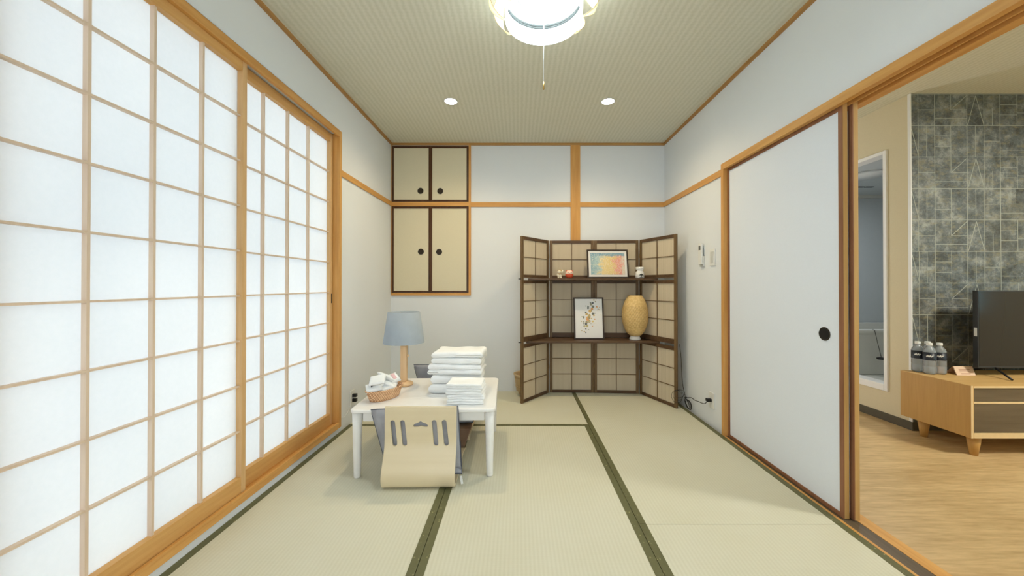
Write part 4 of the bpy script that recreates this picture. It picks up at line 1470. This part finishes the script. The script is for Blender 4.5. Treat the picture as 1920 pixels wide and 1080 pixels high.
for i, (a, b_, h, ang, tilt, lab) in enumerate(pk):
    x = bxx + a * math.cos(brz) - b_ * math.sin(brz); y = byy + a * math.sin(brz) + b_ * math.cos(brz)
    th = math.radians(ang)
    d1_ = Vector((math.cos(th), math.sin(th), .15)).normalized()
    d2_ = Vector((-math.sin(th) * math.cos(tilt), math.cos(th) * math.cos(tilt), abs(math.sin(tilt)) + .35)).normalized()
    c_ = Vector((x, y, TZ + h + .008))
    s1, s2 = .043, .034
    t = thing('sachet', (x, y, TZ + h - .02), lab, 'sachet', 'white packets heaped in the basket')
    m = MB()
    pillow(m, [c_ - d1_ * s1 - d2_ * s2, c_ + d1_ * s1 - d2_ * s2, c_ + d1_ * s1 + d2_ * s2, c_ - d1_ * s1 + d2_ * s2], .026, n=10, seedv=i * 7)
    m.build('packet', M['packet'], t)
    n_ = d1_.cross(d2_).normalized()
    if n_.z < 0: n_ = -n_
    if i in (0, 1, 3):
        m = MB()
        q = c_ + n_ * .0165
        for s in ((-.012, 0.0), (.012, .006)) if i != 3 else ((0.005, .004),):
            e = .004 if i != 3 else .012
            o_ = q + d1_ * s[0] + d2_ * s[1]
            m.add([o_ - d1_ * e - d2_ * e * 1.6, o_ + d1_ * e - d2_ * e * 1.6, o_ + d1_ * e + d2_ * e * 1.6, o_ - d1_ * e + d2_ * e * 1.6,
                   o_ - d1_ * e - d2_ * e * 1.6 - n_ * .004, o_ + d1_ * e - d2_ * e * 1.6 - n_ * .004, o_ + d1_ * e + d2_ * e * 1.6 - n_ * .004, o_ - d1_ * e + d2_ * e * 1.6 - n_ * .004],
                  [(0, 1, 2, 3), (0, 4, 5, 1), (1, 5, 6, 2), (2, 6, 7, 3), (3, 7, 4, 0)])
        m.build('printed_mark', M['ink'] if i != 3 else plain('pink_patch', srgb(222, 186, 190), .7), t)

# ------------------------------------------------------------------ wall fittings
# right wall: remote in its holder, switch plate, outlet
t = thing('wall_remote', (XR, 2.80, 1.17), 'white remote control in a wall holder beside the switch, right of the screen', 'remote control')
MB().box(XR - .012, XR, 2.775, 2.835, 1.165, 1.245).build('holder', M['switchshade'], t, bevel=.003)
MB().box(XR - .026, XR - .012, 2.780, 2.830, 1.180, 1.345).build('remote_body', M['plastic'], t, bevel=.004)
MB().box(XR - .0268, XR - .0255, 2.792, 2.820, 1.292, 1.325).build('display', M['remotegrey'], t)
t = thing('light_switch', (XR, 2.66, 1.165), 'white light switch plate on the right wall next to the gold door post', 'light switch')
MB().box(XR - .008, XR, 2.625, 2.695, 1.165, 1.287).build('plate', M['plastic'], t, bevel=.002)
MB().box(XR - .0105, XR - .007, 2.640, 2.680, 1.185, 1.268).build('rocker', M['switchshade'], t, bevel=.001)
t = thing('wall_outlet', (XR, 2.676, .13), 'white power outlet low on the right wall by the door post', 'outlet')
MB().box(XR - .007, XR, 2.640, 2.712, .125, .240).build('plate', M['plastic'], t, bevel=.002)
t = thing('wall_outlet', LW(0, 2.735, .13), 'white power outlet low on the left wall behind the table corner', 'outlet')
MB(LW).box(0, .007, 2.700, 2.772, .125, .240).build('plate', M['plastic'], t, bevel=.002)
m = MB(LW)
m.box(.007, .035, 2.725, 2.750, .190, .212); m.box(.007, .035, 2.725, 2.750, .155, .178)
m.build('plug', M['black'], label='pair of black power plugs in the left wall outlet', cat='plug')
m = MB(LW)
m.tube([(.004, 2.555, .10), (.006, 2.60, .085), (.006, 2.66, .10), (.006, 2.70, .125)], .0022, 6)
m.build('thin_cable', M['plastic'], label='thin white cable along the left wall below the outlet', cat='cable')
# black cord with its tied bundle
t = thing('power_cord', (1.385, 3.0, 0.05), 'tied bundle of thin black cord running from the screen to the right wall outlet', 'power cord')
def spl(pts, n=8):
    out = []
    for i in range(len(pts) - 1):
        p0, p1, p2, p3 = [Vector(pts[max(0, min(len(pts) - 1, j))]) for j in (i - 1, i, i + 1, i + 2)]
        for k in range(n):
            q = k / n
            out.append(0.5 * ((2 * p1) + (-p0 + p2) * q + (2 * p0 - 5 * p1 + 4 * p2 - p3) * q * q + (-p0 + 3 * p1 - 3 * p2 + p3) * q ** 3))
    out.append(Vector(pts[-1]))
    return out
m = MB()
m.tube(spl([(1.352, 3.06, .53), (1.350, 3.03, .42), (1.346, 3.012, .32), (1.352, 3.0, .20), (1.368, 2.99, .11)]), .0020, 6)
m.tube(spl([(1.368, 2.975, .110), (1.385, 2.93, .124), (1.392, 2.88, .118), (1.396, 2.83, .125), (1.398, 2.78, .128), (1.398, 2.74, .138), (1.397, 2.715, .158), (1.396, 2.695, .181)]), .0026, 6)
for k in range(5):
    a = k * .35
    c = Vector((1.374, 2.972, .062))
    pts = []
    for q in range(20):
        an = 2 * PI * q / 20
        pts.append(c + Vector((.016 * math.cos(an) * (.6 + .12 * k) + .018 * math.sin(an), .010 * math.cos(an + k) - .006 * k, -.042 * math.sin(an) + .007 * math.cos(an))))
    m.tube(pts, .0021, 6, closed=True)
for k in range(3):
    c = Vector((1.300 + .008 * k, 2.995 - .006 * k, .115 + .012 * k))
    pts = [c + Vector((.045 * math.cos(2 * PI * q / 20), .008 * math.sin(2 * PI * q / 20 + k), (.05 - .008 * k) * math.sin(2 * PI * q / 20))) for q in range(20)]
    m.tube(pts, .0013, 6, closed=True)
m.ball((1.368, 2.985, .108), .010, .012, .008, 10, 8)
m.build('cable', M['cord'], t)
m = MB()
m.box(XR - .040, XR - .0075, 2.668, 2.700, .172, .194)
m.build('plug', M['black'], t, bevel=.003)

# ------------------------------------------------------------------ ceiling lamp and downlights
px_, py_ = .113, 1.60
t = thing('pendant_lamp', (px_, py_, 2.18), 'glowing round ceiling lamp caged in curved cream strips, with a pull cord', 'ceiling lamp')
m = MB()
R1 = .168
m.lathe([(R1, 2.186), (R1 + .004, 2.270), (R1 + .002, 2.270), (R1 - .002, 2.186), (R1, 2.186)], (px_, py_, 0), 64)
m.lathe([(R1 + .006, 2.284), (R1 + .008, 2.330), (R1 + .005, 2.330), (R1 + .003, 2.284), (R1 + .006, 2.284)], (px_, py_, 0), 64)
m.lathe([(R1 - .004, 2.338), (.10, 2.362), (.10, 2.36), (R1 - .006, 2.336), (R1 - .004, 2.338)], (px_, py_, 0), 64)
m.lathe([(.0005, 2.313), (.164, 2.313), (.164, 2.316), (.0005, 2.316)], (px_, py_, 0), 48)
m.build('shade', M['shadewhite'], t)
m = MB()
m.lathe([(R1 + .006, 2.270), (R1 + .006, 2.284), (R1 - .004, 2.284), (R1 - .004, 2.270), (R1 + .006, 2.270)], (px_, py_, 0), 64)
m.ring(R1 + .003, .003, (px_, py_, 2.334))
m.build('shade_ring', M['greyring'], t)
MB().lathe([(.158, 2.262), (.1665, 2.262), (.1665, 2.266), (.158, 2.266), (.158, 2.262)], (px_, py_, 0), 64).build('inner_ring', M['greyring'], t)
MB().ring(.120, .0022, (px_, py_, 2.306), 64, 6).build('lens_ring', M['greyring'], t)
MB().lathe([(.0005, 2.340), (.10, 2.340), (.11, 2.352), (.11, 2.399)], (px_, py_, 0), 40).build('canopy', M['white'], t)
m = MB()
m.ring(.095, .014, (px_, py_, 2.300), 40, 10)
m.ring(.060, .012, (px_, py_, 2.300), 40, 10)
m.build('ring_tube', M['bulb'], t)
m = MB(); m2 = MB()
for k in range(10):
    a0 = 2 * PI * k / 10 + .12
    rows = []
    N = 14
    tw = .35
    for i in range(N + 1):
        s = i / N
        z = 2.196 + .194 * s
        rad = R1 + .004 + .068 * math.sin(PI * min(1, s * 1.05) ** .8)
        wdt = .040 * math.sin(PI * (0.02 + .93 * s)) + .001
        a = a0 + tw * (s - .5)
        rows.append(((px_ + rad * math.cos(a - wdt / rad), py_ + rad * math.sin(a - wdt / rad), z), (px_ + rad * math.cos(a + wdt / rad), py_ + rad * math.sin(a + wdt / rad), z)))
    for sgn, off in ((1, 0.0), (1, .002)):
        pass
    vs, fs = [], []
    for (p, q) in rows:
        for pt in (p, q):
            vs.append(pt)
        for pt in (p, q):
            d = Vector((pt[0] - px_, pt[1] - py_, 0)).normalized() * .0022
            vs.append((pt[0] + d.x, pt[1] + d.y, pt[2]))
    for i in range(N):
        b0, b1 = 4 * i, 4 * i + 4
        fs += [(b0, b0 + 1, b1 + 1, b1), (b0 + 2, b1 + 2, b1 + 3, b0 + 3), (b0, b1, b1 + 2, b0 + 2), (b0 + 1, b0 + 3, b1 + 3, b1 + 1)]
    MB().add(vs, fs, True).build('curved_strip', M['creamstrip'], t)
    m2.tube([p for p, q in rows], .0016, 5)
    m2.tube([q for p, q in rows], .0016, 5)
m2.build('strip_edging', plain('brown_strip_edge', srgb(176, 150, 110), .6), t)
m = MB()
m.tube([(px_ + .001, py_, 2.30), (px_, py_, 1.897)], .0018, 6)
cdd = m.build('pull_cord', M['plastic'], t)
MB().lathe([(.003, 1.880), (.0045, 1.883), (.0035, 1.897), (.002, 1.915)], (px_, py_, 0), 12).build('cord_end', M['brass'], cdd)
pl = area_light('pendant_light', (px_, py_, 2.3105), (0, 0, 0), .29, .29, PENDANT_POWER, (0.72, 0.87, 1.0), 'DISK')

dl0 = None
for i, (x, lab) in enumerate(((-.501, 'left one of two small round recessed downlights in the back part of the ceiling'),
                              (.674, 'right one of two small round recessed downlights in the back part of the ceiling'))):
    if dl0 is None:
        t = thing('downlight', (x, 2.728, 2.40), lab, 'downlight', 'recessed ceiling downlights')
        MB().lathe([(.044, 2.3995), (.044, 2.395), (.052, 2.395), (.052, 2.3995)], (x, 2.728, 0), 32).build('trim_ring', M['plastic'], t)
        MB().lathe([(.0005, 2.3965), (.044, 2.3965), (.044, 2.3985)], (x, 2.728, 0), 32).build('lens', M['spotglow'], t)
        dl0 = t
    else:
        dup(dl0, (x, 2.728, 2.40), lab)
    d = bpy.data.lights.new('downlight_lamp', 'SPOT')
    d.energy = DOWNLIGHT_POWER * 10
    d.spot_size = math.radians(150); d.spot_blend = 0.9; d.shadow_soft_size = .04
    d.color = (1.0, 0.78, 0.46)
    o = bpy.data.objects.new('downlight_lamp', d); C.objects.link(o)
    o.location = (x, 2.728, 2.385)

# ------------------------------------------------------------------ living room furniture
t = thing('tv_console', (3.45, 2.40, 0), 'long low oak TV console with grey-brown drawers on tapered legs', 'TV console')
cx0, cx1, cy0, cy1, cz0, cz1 = 2.714, 4.25, 2.195, 2.600, .105, .420
each('side_panel', M['console'], t, [(cx0, cx0 + .018, cy0, cy1, cz0, cz1 - .002), (cx1 - .018, cx1, cy0, cy1, cz0, cz1 - .002)], bevel=.001, segs=1)
MB().box(cx0, cx1, cy0, cy1, cz1 - .002, cz1).build('top_veneer', M['consoletop'], t)
m = MB()
m.box(cx0 + .018, cx1 - .018, cy0, cy1, cz1 - .014, cz1 - .002)
m.box(cx0 + .018, cx1 - .018, cy0, cy1, cz0, cz0 + .032)
m.box(cx0 + .018, cx1 - .018, cy1 - .01, cy1, cz0 + .03, cz1 - .014)
m.box(cx0 + .018, cx1 - .018, cy0 + .001, cy1 - .01, .3125, .3225)
m.box(3.47, 3.485, cy0 + .001, cy1 - .01, cz0 + .03, cz1 - .014)
m.build('carcass', M['consoleedge'], t)
MB().box(cx0, cx0 + .013, cy0 - .0008, cy0 + .001, cz0, cz1).build('front_edge', M['consoleedge'], t)
for xa_, xb_ in ((cx0 + .021, 3.468), (3.487, cx1 - .021)):
    MB().box(xa_, xb_, cy0 + .008, cy0 + .03, .3245, cz1 - .016).build('drawer', M['drawer'], t, bevel=.001)
    MB().box(xa_, xb_, cy0 + .004, cy0 + .03, .139, .3105).build('drawer', M['drawer'], t, bevel=.001)
for x in (2.79, 3.30, 4.16):
    for y in (cy0 + .05, cy1 - .08):
        if x == 3.30 and y < 2.3:
            continue
        MB().lathe([(.018, -.015), (.033, cz0)], (x if y < 2.3 or x != 2.79 else 2.79, y, 0), 20).build('leg', M['consoleedge'] if False else M['console'], t)

# television
t = thing('television', (3.49, 2.42, .42), 'black flat television standing on the oak console', 'television')
tx0, tx1, tz0, tz1, ty = 3.040, 3.945, .475, .988, 2.42
MB().box(tx0, tx1, ty, ty + .028, tz0, tz1).build('housing', M['tvbezel'], t, bevel=.002)
MB().box(tx0 + .007, tx1 - .007, ty - .0012, ty + .001, tz0 + .014, tz1 - .007).build('screen', M['tvscreen'], t)
for s, x in ((-1, 3.16), (1, 3.82)):
    m = MB()
    m.tube([(x, ty + .014, .482), (x - .05, ty - .115, .4270)], .006, 8)
    m.tube([(x, ty + .014, .482), (x - .05, ty + .125, .4270)], .006, 8)
    m.build('foot', M['black'], t)
MB().box(tx0 - .0012, tx0 + .0, ty + .004, ty + .02, .685, .740).build('side_button', M['plastic'], t)

# bottles
def bottle(x, y, label):
    t = thing('water_bottle', (x, y, .4202), label, 'water bottle', 'water bottles grouped on the console')
    z = .4205
    m = MB()
    pr = [(.001, .004), (.024, .0), (.031, .004), (.0325, .012), (.0325, .050), (.0310, .054), (.0325, .058), (.0325, .112), (.0325, .150), (.030, .162), (.022, .176), (.0135, .186), (.0125, .192), (.0125, .196)]
    m.lathe([(r, zq) for r, zq in pr], (x, y, z), 28)
    m.build('bottle_body', M['pet'], t)
    m = MB()
    m.lathe([(.0335, .094), (.0335, .148), (.0328, .148), (.0328, .094), (.0335, .094)], (x, y, z), 28)
    lb = m.build('bottle_label', M['label_navy'], t)
    m = MB()
    for k, (a, w_, h_) in enumerate(((-1.25, .004, .010), (-1.08, .005, .013), (-.92, .004, .010), (-.76, .005, .012), (-.60, .004, .009), (-.45, .006, .006))):
        r = .0337
        zc = z + .122 + (.003 if k % 2 else -.001)
        for s in range(1):
            a0, a1 = a - w_ / r / 1.6, a + w_ / r / 1.6
            m.add([on_cyl(x, y, r + .0003, a0, zc - h_ / 2), on_cyl(x, y, r + .0003, a1, zc - h_ / 2), on_cyl(x, y, r + .0003, a1 + .03, zc + h_ / 2), on_cyl(x, y, r + .0003, a0 + .03, zc + h_ / 2)], [(0, 1, 2, 3)])
    m.build('label_lettering', M['plastic'], lb)
    MB().lathe([(.0145, .192), (.0150, .194), (.0150, .207), (.0138, .210), (.001, .210)], (x, y, z), 24).build('cap', M['plastic'], t)
bottle(2.797, 2.562, 'water bottle with navy label, back left of the four by the wall corner')
bottle(2.866, 2.562, 'water bottle with navy label, back right of the four, next to the mural wall')
bottle(2.803, 2.494, 'water bottle with navy label, front left of the four on the console')
bottle(2.872, 2.494, 'water bottle with navy label, front right of the four, nearest the small card')

# card and a small tray behind it
t = thing('notice_card', (2.98, 2.47, .42), 'small pinkish notice card propped up on the console beside the bottles', 'card')
m = MB()
m.add([(2.940, 2.452, .4203), (3.060, 2.448, .4203), (3.076, 2.480, .4736), (2.953, 2.484, .4736), (2.940, 2.456, .4203), (3.060, 2.452, .4203), (3.076, 2.486, .4720), (2.953, 2.490, .4720)],
      [(0, 1, 2, 3), (7, 6, 5, 4), (0, 4, 5, 1), (1, 5, 6, 2), (2, 6, 7, 3), (3, 7, 4, 0)])
m.add([(2.953, 2.490, .4720), (3.076, 2.486, .4720), (3.080, 2.530, .4203), (2.957, 2.534, .4203)], [(0, 1, 2, 3)])
m.build('card_sheet', M['card'], t)
m = MB()
def cp(u, v):
    a = Vector((2.940, 2.452, .4203)).lerp(Vector((3.060, 2.448, .4203)), u)
    b2 = Vector((2.953, 2.484, .4736)).lerp(Vector((3.076, 2.480, .4736)), u)
    return a.lerp(b2, v) + Vector((0, -.0008, .0004))
for u0, u1, v0, v1 in ((.25, .75, .12, .22), (.2, .8, .36, .41), (.2, .7, .50, .55), (.2, .8, .64, .69)):
    m.add([cp(u0, v0), cp(u1, v0), cp(u1, v1), cp(u0, v1)], [(0, 1, 2, 3)])
m.build('card_print', M['cardink'], t)
m = MB()
m.box(2.925, 2.965, 2.548, 2.600, .4203, .452)
m.build('small_box', plain('brown_paper_box', srgb(150, 104, 70), .6), loc=(2.945, 2.57, .4203), bevel=.002, label='tiny brown box between the bottles and the notice card', cat='box')
